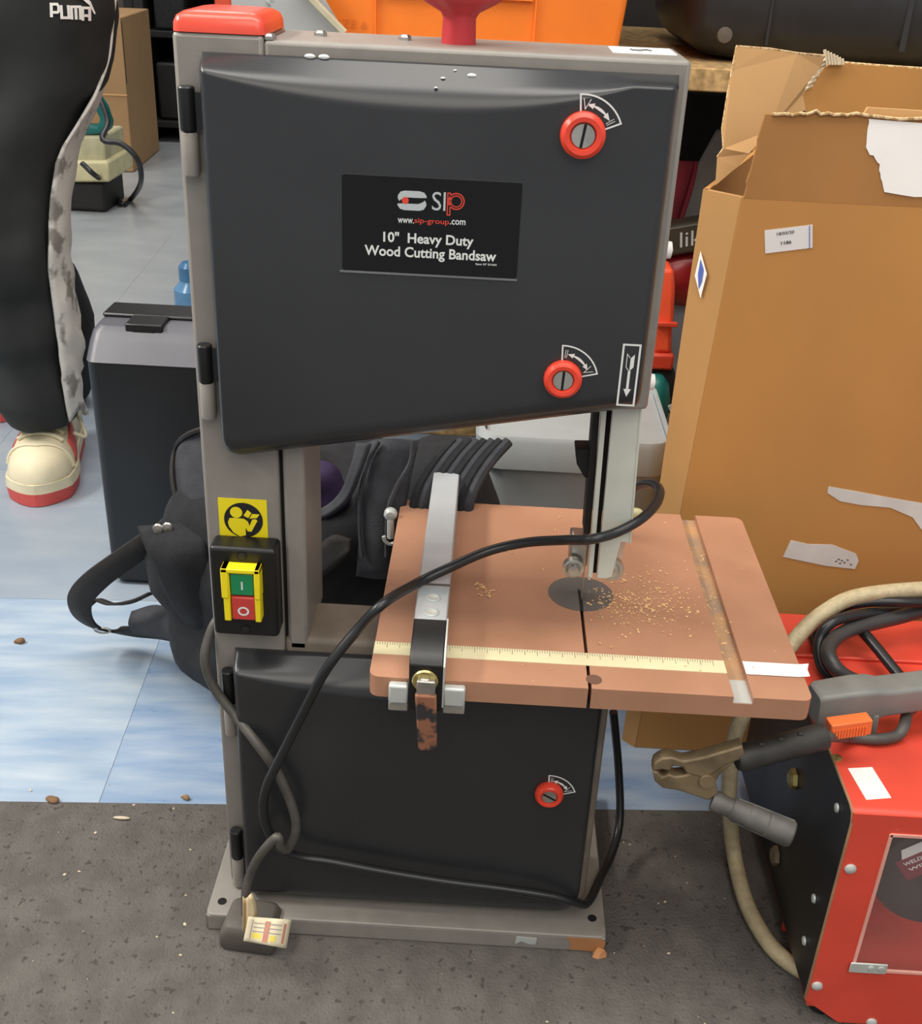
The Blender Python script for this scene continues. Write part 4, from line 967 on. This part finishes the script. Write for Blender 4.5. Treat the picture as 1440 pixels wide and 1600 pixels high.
# pile between the shelves, right of the saw
pb = obj('power_tool', MB().prism([(0,0)]*3, XZ(0), 0, .01), m_otool) if False else None
th = thing('power_tool', 'orange and black power tool standing on the lower shelf beside the saw', 'power tool', (.245, 1.52, .224))
q = [at(1030,420,1.50), at(1053,421,1.50), at(1055,450,1.50), at(1053,500,1.50), at(1051,505,1.50), at(1049,553,1.50), at(1020,552,1.50), at(1018,420,1.50)]
b = MB(); n_ = len(q); b.add(q + [p + Vector((0,.05,0)) for p in q], [tuple(range(n_))[::-1], tuple(range(n_, 2*n_))] + [(i, (i+1) % n_, n_+(i+1) % n_, n_+i) for i in range(n_)])
obj('tool_body', b, m_otool, th, bevel=.006, seg=3)
q0 = at(1036, 565, 1.50)
obj('tool_collar', MB().box(q0.x-.03, q0.x+.014, 1.495, 1.56, q0.z-.012, q0.z+.012), M('darker_orange', '#c8402a', .4), th, bevel=.004)
obj('tool_ledge', MB().box(q0.x-.02, q0.x+.012, 1.492, 1.50, at(1040,505,1.5).z-.003, at(1040,505,1.5).z+.003), M('darker_orange', '#c8402a', .4), th, bevel=.001)
obj('tool_foot', MB().prism([(q0.x-.05, .2235), (q0.x+.035, .2235), (q0.x+.018, q0.z-.012), (q0.x-.03, q0.z-.012)], XZ(0), 1.50, 1.57), m_blk_m, th, bevel=.004)
tb2 = thing('teal_tool', 'small dark teal plastic tool on the lower shelf in front of the orange tool', 'tool', (.215, 1.475, .224))
q0 = at(1020, 655, 1.476)
obj('teal_body', MB().loft([[Vector((q0.x + u*s, 1.485 + v*s, z)) for u, v in circle(0, 0, .022, 20)] for z, s in ((.2235, .8), (.235, .95), (.262, 1.0), (.285, .8), (.297, .35))]), m_teal, tb2, angle=60)
obj('teal_strap', MB().tube(smooth_path([Vector((q0.x+.018, 1.463, .262)), Vector((q0.x+.03, 1.46, .24)), Vector((q0.x+.036, 1.462, .2285))], 5), .003, 6), m_rack, tb2)
cb2 = obj('card_scrap', MB().prism([(.235,1.472),(.30,1.475),(.31,1.60),(.24,1.58)], XY(0), .2235, .236), M('dull_board', '#8b8272', .8, var=.15)); tag(cb2, 'flat grey-brown board offcut lying on the lower rack shelf', 'board')
rb2 = obj('red_pouch', MB().blob(at(1062, 430, 1.66), (.055, .04, .045), 2.4, 28, 18, .006, 20, 4), M('glossy_red_plastic', '#8d1f24', .25, var=.2, scale=30), angle=180); tag(rb2, 'glossy dark red pouch squeezed under the olive packet on the rack', 'pouch')
bdy = obj('storage_bin', MB().box(.20, .55, 1.64, 1.95, .2235, at(1062,462,1.66).z), M('grey_blue_bin', '#6d7076', .5), bevel=.01); tag(bdy, 'grey bin under the red pouch on the lower rack shelf', 'bin')
pk = thing('olive_packet', 'shiny olive packet with white lettering leaning by the cardboard box', 'packet', at(1072, 395, 1.62))
c0 = at(1074, 372, 1.62)
def pkf(u, v, t=0): return c0 + Vector((u*.97 - v*.12, t, v*.97 + u*.22))
obj('packet_body', MB().prism(rrect(-.07, .07, -.024, .022, .006, 3), pkf, 0, .04), m_packet, pk, bevel=.005)
b = MB(); add_text(b, 'lik', lambda u, v: pkf(u+.005, v-.001, -.0006), .032, .022, 0.0); obj('packet_lettering', b, m_white, pk, smooth=False)
def clothf(u, v):
    x = lerp(lerp(1040, 1036, v), lerp(1091, 1056, v**1.4), u); y = lerp(lerp(250, 252, u), lerp(378, 372, u), v)
    return at(x, y, 1.70 + .010*math.sin(u*9+v*2) - .01*v)
rc = obj('red_cloth', MB().grid(clothf, 14, 14), m_dred, angle=180); rc.modifiers.new('thick', 'SOLIDIFY').thickness = .006
tag(rc, 'dark crimson cloth hanging under the shelf right of the saw housing', 'cloth')
wp = obj('white_panel', MB().prism([(.27, .44), (.42, .46), (.42, .60), (.33, .585)], XZ(1.76), 0, .02), M('dull_white_panel', '#8d8b88', .6), bevel=.003); tag(wp, 'dull off-white panel behind the crimson cloth on the rack', 'panel')
ct = thing('clear_tray', 'clear plastic tray of white bits on the lower shelf above the tub', 'tray', (.1, 1.56, .224))
b = MB(); q0 = at(880, 675, 1.5)
b.loft([[Vector((x, y, z)) for x, y in rrect(q0.x-.085-i_, q0.x+.06+i_, 1.49-i_, 1.62+i_, .012, 3)] for z, i_ in ((.2235, 0), (.262, .006), (.264, .004), (.227, -.003))]); obj('tray_shell', b, m_clearbox, ct, angle=40)
obj('tray_contents', MB().blob((q0.x+.01, 1.56, .262), (.05, .04, .022), 2.2, 20, 12, .008, 40, 2), m_paper, ct, angle=180)
dr = obj('dark_roll', MB().blob((q0.x-.185, 1.56, .275), (.085, .05, .045), 2.6, 24, 14, .01, 20, 3), m_fabric, angle=180); tag(dr, 'dark fabric bundle on the lower shelf left of the clear tray', 'bundle')
dl = obj('dark_lining', MB().box(-.22, .60, 2.10, 2.14, .224, .66), m_dark, smooth=False) if False else None

# ------------------------------------------------------------------ far left: small carton, saw on stand, shelves
fb = thing('small_carton', 'small plain brown cardboard carton on the floor at the far end', 'box', (-1.33, 4.25, 0))
p0 = Vector((-1.30, 4.13)); e1 = Vector((-.24, -.03)); e2 = Vector((-.03, .45))
def pl2(a, b_): v = p0 + e1*a + e2*b_; return v
b = MB(); b.prism([tuple(pl2(0,0)), tuple(pl2(1,0)), tuple(pl2(1,1)), tuple(pl2(0,1))], XY(0), .0012, .515)
obj('carton_body', b, M('plain_carton', '#a5825a', .85, var=.05, scale=5), fb, bevel=.004)
obj('carton_seam', MB().prism([tuple(pl2(-.003,-.004)), tuple(pl2(1.003,-.004)), tuple(pl2(1.003,0.001)), tuple(pl2(-.003,0.001))], XY(0), .262, .267), m_card_in, fb, smooth=False)
obj('carton_slot', MB().prism([tuple(pl2(-.004,.02)), tuple(pl2(.001,.02)), tuple(pl2(.001,.035)), tuple(pl2(-.004,.035))], XY(0), .30, .50), m_dark, fb, smooth=False)
ms = thing('mitre_saw', 'teal handled power saw on a cream base beside the far carton', 'power saw', (-1.27, 3.5, 0))
q = [at(x, y, 3.5) for x, y in ((132,150),(150,148),(163,168),(171,192),(170,203),(160,210),(128,212),(128,195),(150,196),(156,188),(146,168),(134,166))]
b = MB(); n_ = len(q); b.add(q + [p + Vector((0,.05,0)) for p in q], [tuple(range(n_))[::-1], tuple(range(n_, 2*n_))] + [(i, (i+1) % n_, n_+(i+1) % n_, n_+i) for i in range(n_)])
obj('saw_handle', b, m_teal, ms, bevel=.01, seg=3)
obj('saw_body', MB().loft([[at(x, y, 3.5) , at(x2, y, 3.5), at(x2, y, 3.5)+Vector((0,.2,0)), at(x, y, 3.5)+Vector((0,.2,0))] for y, x, x2 in ((212,120,162),(250,112,164),(262,110,168))]), m_cream, ms, bevel=.008)
obj('saw_base', MB().loft([[at(x, y, 3.48) , at(x2, y, 3.48), at(x2, y, 3.48)+Vector((0,.25,0)), at(x, y, 3.48)+Vector((0,.25,0))] for y, x, x2 in ((252,100,168),(285,100,172))]), M('pale_cream', '#cfc69a', .5), ms, bevel=.008)
zb = at(130, 330, 3.48).z
obj('saw_leg', MB().box(-1.33, -1.20, 3.50, 3.70, .0012, at(130, 286, 3.48).z), m_dark, ms, bevel=.01)
obj('saw_lead', MB().tube(smooth_path([at(135,145,3.5), at(152,150,3.45), at(168,190,3.4), at(160,218,3.35), at(190,225,3.35), at(215,250,3.35), at(220,285,3.38), atz(205,310,.012), atz(190,318,.012), atz(172,296,.012)+Vector((0,0,.02)), at(150,275,3.42), at(128,255,3.42)], 6), .008, 8), m_cable, ms, angle=80)
for (x0, x1, yb_, dd) in ((-2.7, -1.50, 4.95, .0), (-1.44, -.3, 4.75, .0)):
    sh = thing('dark_rack', 'dark cluttered rack at the far end, ' + ('behind the walking person' if x0 < -2 else 'right of the small carton'), 'shelving', ((x0+x1)/2, yb_, 0))
    for z in (.06, .40, .66, 1.0): obj('rack_shelf', MB().box(x0, x1, yb_, yb_+.4, z, z+.025), M('dull_wood', '#6f5a3a', .8, var=.2) if z > .5 else m_dark, sh, bevel=.003)
    obj('rack_back', MB().box(x0, x1, yb_+.40, yb_+.41, .0012, 1.5), m_dark, sh, smooth=False)
    for x in (x0, x1-.04): obj('rack_post', MB().box(x, x+.04, yb_, yb_+.4, .0012, 1.5), m_dark, sh, bevel=.003)
for k, (x, z, hx, hz, mt_) in enumerate(((-1.31,.086,.07,.11,m_dark),(-1.14,.086,.08,.13,m_blkcase),(-1.31,.426,.06,.08,m_fabric),(-.92,.426,.06,.09,m_dark),(-1.31,.686,.07,.12,m_dark),(-1.13,.686,.06,.10,m_packet))):
    o = obj('rack_box', MB().box(x-hx, x+hx, 4.78, 5.05, z, z+hz*2 if z < .6 else z+hz), mt_, bevel=.012)
    o.data.materials[0] = mt_
    tag(o, ['black box, nearest the small carton on the bottom shelf of the far rack', 'dark grey box, second from the carton on the bottom shelf of the far rack', 'black soft box nearest the carton on the middle shelf of the far rack', 'blackish box second from the carton on the middle shelf of the far rack', 'black box nearest the carton on the top shelf of the far rack', 'olive box second from the carton on the top shelf of the far rack'][k], 'box', 'boxes on the far rack')
c = at(350, 8, 4.8)
ot = obj('orange_container', MB().box(c.x-.035, c.x+.035, 4.78, 4.9, .4262, .64), m_otool, bevel=.01); tag(ot, 'upright orange container on the middle shelf of the far rack behind the red cap', 'container')
bo = thing('blue_bottle', 'small translucent blue plastic bottle on the floor beyond the black case', 'bottle', (-.715, 2.6, 0))
c = atz(293, 486, 0.0)
obj('bottle_body', MB().lathe([(.036, .0012), (.040, .006), (.040, .055), (.026, .072), (.024, .078)], (c.x+.012, c.y, 0), n=28), m_bottle, bo)
obj('bottle_neck', MB().lathe([(.026, .078), (.026, .108), (.018, .118), (0, .12)], (c.x+.012, c.y, 0), n=24), M('deep_blue_cap', '#3f6f97', .3), bo)
sb_ = obj('soft_bag', MB().blob((-.775, 1.98, .14), (.045, .07, .14), 2.2, 28, 18, .012, 14, 5), m_fabric, angle=180); tag(sb_, 'black soft bag on the floor between the walking leg and the black case', 'bag')

# ------------------------------------------------------------------ person walking in from the left
pr = thing('person', 'person in black tracksuit trousers with camouflage side stripe and cream sneakers, walking', 'person', (-.74, 1.75, 0))
def ell(cx, cy, z, rx, ry, n=28, wob=0, seed=0):
    o = []
    for k in range(n):
        a_ = 2*math.pi*k/n; q = 1 + wob*noise.noise(Vector((math.cos(a_)*1.4+seed, math.sin(a_)*1.4, z*9)))
        o.append(Vector((cx + rx*q*math.cos(a_), cy + ry*q*math.sin(a_), z)))
    return o
LA = [(.100,-.706,1.665,.055,.066), (.125,-.708,1.660,.061,.070), (.16,-.711,1.655,.064,.074), (.25,-.718,1.650,.071,.080), (.33,-.722,1.640,.080,.086), (.40,-.722,1.632,.087,.090), (.47,-.716,1.636,.093,.095), (.54,-.705,1.645,.100,.102), (.60,-.684,1.655,.110,.110), (.66,-.671,1.66,.117,.116), (.73,-.664,1.665,.122,.122), (.80,-.668,1.672,.125,.128), (.86,-.70,1.69,.11,.12)]
LB = [(.105,-.985,2.00,.055,.066), (.16,-.980,1.99,.064,.074), (.25,-.965,1.96,.072,.080), (.35,-.94,1.91,.080,.086), (.47,-.91,1.83,.092,.095), (.58,-.885,1.78,.100,.104), (.70,-.86,1.74,.115,.116), (.80,-.84,1.72,.122,.126), (.86,-.81,1.71,.11,.12)]
def interp(L, z):
    for i in range(len(L)-1):
        if L[i][0] <= z <= L[i+1][0]:
            t = (z-L[i][0])/(L[i+1][0]-L[i][0]); return [lerp(L[i][k], L[i+1][k], t) for k in range(5)]
    return list(L[-1]) if z > L[-1][0] else list(L[0])
b = MB()
for L, sd0 in ((LA, 1), (LB, 7)):
    n_ = 40; rings = []
    for k in range(n_+1):
        z, cx, cy, rx, ry = interp(L, lerp(L[0][0], L[-1][0], k/n_))
        rings.append(ell(cx, cy, z + .012*math.sin(k*1.3), rx*(1+.03*math.sin(z*52)*clamp((.62-z)/.2)), ry*(1+.06*math.sin(z*52+1)*clamp((.62-z)/.2)), 32, .20, sd0))
    b.loft(rings)
b.loft([ell(-.755, 1.70, z, rx, ry, 32) for z, rx, ry in ((.76, .15, .11), (.82, .185, .125), (.90, .185, .125), (1.0, .165, .115), (1.04, .155, .11))])
trs = obj('trousers', b, m_trouser, pr, angle=180)
md = trs.modifiers.new('fuse', 'REMESH'); md.mode = 'VOXEL'; md.voxel_size = .009
md = trs.modifiers.new('soft', 'SMOOTH'); md.factor = .5; md.iterations = 3
bake(trs)
def stripe(u, v):
    z = lerp(.115, .86, v); zz, cx, cy, rx, ry = interp(LA, z); low_ = clamp((.52-z)/.3)
    hi_ = clamp((z-.52)/.12); a_ = R(lerp(-22 - 6*low_ + 26*hi_, 36, u)); k = 1.075 + .03*hi_ + low_*(.12 + .20*u)*(1 + .9*noise.noise(Vector((u*2, z*26, 3)))) * (.45 if z < .2 else .8)
    return Vector((cx + rx*k*math.cos(a_), cy + ry*k*math.sin(a_) - .02*low_*u, z + .012*math.sin(u*5)))
so = obj('trouser_stripe', MB().grid(stripe, 10, 70), m_camo, trs, angle=180, label='white and grey camouflage side stripe')
so.modifiers.new('thick', 'SOLIDIFY').thickness = .004
# lettering and leaping mark on the thigh
fw = Vector((-.60, 1.60, 0)).normalized(); side = Vector((fw.y, -fw.x, 0))
def thigh(px, py):          # where a point of the print lies on the thigh
    d = _dir(px, py); z = at(px, py, 1.57).z
    for _ in range(3):
        zz, cx, cy, rx, ry = interp(LA, z); rx *= 1.03; ry *= 1.03
        ox, oy, dx, dy = (CAM.x-cx)/rx, (CAM.y-cy)/ry, d.x/rx, d.y/ry
        A_, B_, C_ = dx*dx+dy*dy, 2*(ox*dx+oy*dy), ox*ox+oy*oy-1
        t = (-B_ - math.sqrt(max(0, B_*B_-4*A_*C_)))/(2*A_); p = CAM + d*t; z = p.z
    return p
b = MB()
for k, paths in enumerate(([[(0,0),(0,21),(9,21),(11,18),(11,10),(9,8),(2,8)]], [[(0,21),(0,1),(11,1),(11,21)]], [[(0,0),(0,20),(13,20),(13,0)], [(6.5,17.5),(6.5,0)]], [[(0,0),(0,20),(10,20),(10,0)], [(2.2,8),(7.8,8)]])):
    for q in paths:
        stroke(b, q, 4.2, lambda u, v, k=k: thigh(80.5 + (0,15.5,31,47.5)[k] + u, 27 + (0,15.5,31,47.5)[k]*.1 - v*.98))
b.add([thigh(x, y) for x, y in ((114,-14),(122,-10),(132,-6),(140,2),(146,20),(144,21),(138,8),(130,0),(120,-3))], [tuple(range(9))])
b.add([thigh(x, y) for x, y in ((60,-30),(84,-34),(112,-22),(122,-10),(114,-4),(100,-12),(84,-16),(70,-14))], [tuple(range(8))])
lo_ = obj('trouser_lettering', b, m_paper, trs, smooth=False, label='white printed lettering on the thigh')
sw = lo_.modifiers.new('wrap', 'SHRINKWRAP'); sw.target = trs; sw.wrap_method = 'NEAREST_SURFACEPOINT'; sw.wrap_mode = 'ABOVE_SURFACE'; sw.offset = .0025
# shoes
def shoe(toe, heel, name='sneaker'):
    toe, heel = Vector(toe), Vector(heel); ax_ = (heel-toe).normalized(); L_ = (heel-toe).length; sx = Vector((ax_.y, -ax_.x, 0))
    def wd_(t): return .040*math.sqrt(clamp(t/.10)) * 1.0 + .012*math.sin(clamp(t/.45)*math.pi/2) if t < .10 else (.040 + .012*math.sin(clamp(t/.5)*math.pi) - .012*clamp((t-.5)/.5))*(math.sqrt(clamp((1-t)/.08)) if t > .92 else 1)
    def outline(n, s, off=0): 
        o = [];
        for k in range(n+1): t = (k/n)**1.6; o.append(toe + ax_*(L_*t) + sx*(wd_(t)*s))
        for k in range(n, -1, -1): t = (k/n)**1.6; o.append(toe + ax_*(L_*t) - sx*(wd_(t)*s))
        return o
    def sole(z0, z1, s0, s1, mat, nm, par):
        b = MB(); b.loft([[p + Vector((0,0,z)) for p in outline(26, s)] for z, s in ((z0, s0), (z1, s1))]); return obj(nm, b, mat, par, angle=40)
    up = MB(); rings = []
    for k in range(25):
        t = .012 + .976*(k/24); w_ = wd_(t)*.97; z0 = .030
        h = lerp(.034, .074, clamp((t-.0)/.38)**.8) if t < .38 else lerp(.074, .105, clamp((t-.38)/.2))
        if t > .94: h *= 1 - .25*((t-.94)/.06)
        h *= math.sqrt(clamp(t/.05, .15, 1)); c = toe + ax_*(L_*t)
        rings.append([c + sx*(w_*math.cos(a_)*(1 if True else 1)) + Vector((0, 0, z0 + h*max(0, math.sin(a_))**.75)) for a_ in [math.pi*i/14 for i in range(15)]])
    up.loft(rings); U = obj(name, up, m_shoe, pr, angle=180)
    sole(.0012, .022, .98, 1.04, m_shoered, 'outsole', U); sole(.022, .038, 1.05, 1.02, m_shoe, 'midsole', U)
    def sp_(t, a_, e=.002):
        w_ = wd_(t)*.97; h = lerp(.034, .074, clamp(t/.38)**.8) if t < .38 else lerp(.074, .105, clamp((t-.38)/.2))
        return toe + ax_*(L_*t) + sx*((w_+e)*math.cos(a_)) + Vector((0, 0, .030 + (h+e)*max(0, math.sin(a_))**.75))
    for k in range(5):
        t = .26 + .065*k
        obj('lace', MB().tube([sp_(t, R(a_), .003) for a_ in range(48, 134, 8)], .0034, 6), m_shoe, U)
    obj('toe_seam', MB().tube([sp_(.17 + .05*abs(math.cos(R(a_))), R(a_), .001) for a_ in range(8, 174, 8)], .003, 6), m_shoe, U)
    for s_ in (1, -1):
        rd = MB().grid(lambda u, v: sp_(lerp(.30, .52, u), R(90 + s_*(90 - lerp(6, 36, v))), .002), 6, 5)
        o = obj('side_patch', rd, m_shoered, U, angle=180); o.modifiers.new('thick', 'SOLIDIFY').thickness = .002
    obj('collar', MB().tube([sp_(.62 + .3*abs(math.sin(R(a_))), R(60 + 60*k/8), .002) for k, a_ in enumerate(range(0, 181, 22))], .006, 8), m_shoe, U)
    obj('lace_loop', MB().tube(smooth_path([sp_(.5, R(70), .004), sp_(.46, R(40), .02), sp_(.40, R(20), .022), sp_(.36, R(35), .010)], 5), .003, 6), m_shoe, U)
    return U
shoe((-.690, 1.548, 0), (-.730, 1.825, 0)); shoe((-.872, 1.865, 0), (-.975, 2.135, 0))
# upper body, above the frame
b = MB().loft([ell(-.755, 1.70, z, rx, ry, 30, .05, 2) for z, rx, ry in ((.96, .185, .135), (1.0, .19, .14), (1.15, .185, .135), (1.3, .20, .135), (1.42, .205, .12), (1.49, .15, .09), (1.53, .07, .07))])
for s in (-1, 1):
    b.tube(smooth_path([(-.755+s*.19, 1.70, 1.44), (-.755+s*.25, 1.72, 1.28), (-.755+s*.27, 1.73, 1.16), (-.755+s*.22, 1.62, 1.10), (-.755+s*.12, 1.56, 1.08)], 6), [.062 - .0011*k for k in range(25)], 14)
jk = obj('jacket', b, m_jacket, pr, angle=180)
md = jk.modifiers.new('fuse', 'REMESH'); md.mode = 'VOXEL'; md.voxel_size = .012
jk.modifiers.new('soft', 'SMOOTH').iterations = 3; bake(jk)
b = MB().blob((-.755, 1.685, 1.66), (.075, .092, .115), 2.1, 28, 20); b.tube([(-.755, 1.70, 1.48), (-.755, 1.695, 1.60)], .055, 16)
b.blob((-.755, 1.592, 1.645), (.011, .016, .02), 2, 12, 8)
for s in (-1, 1): b.blob((-.755+s*.076, 1.69, 1.655), (.009, .016, .026), 2, 12, 8)
for s in (-1, 1): b.tube([(-.755+s*.14, 1.57, 1.085), (-.755+s*.05, 1.54, 1.08), (-.755+s*.01, 1.53, 1.08)], [.03, .036, .022], 12)
bd = obj('body', b, m_skin, pr, angle=180)
md = bd.modifiers.new('fuse', 'REMESH'); md.mode = 'VOXEL'; md.voxel_size = .006; bake(bd)
obj('hair', MB().blob((-.755, 1.705, 1.695), (.082, .092, .095), 2.1, 24, 16, .008, 30, 1), m_hair, pr, angle=180)
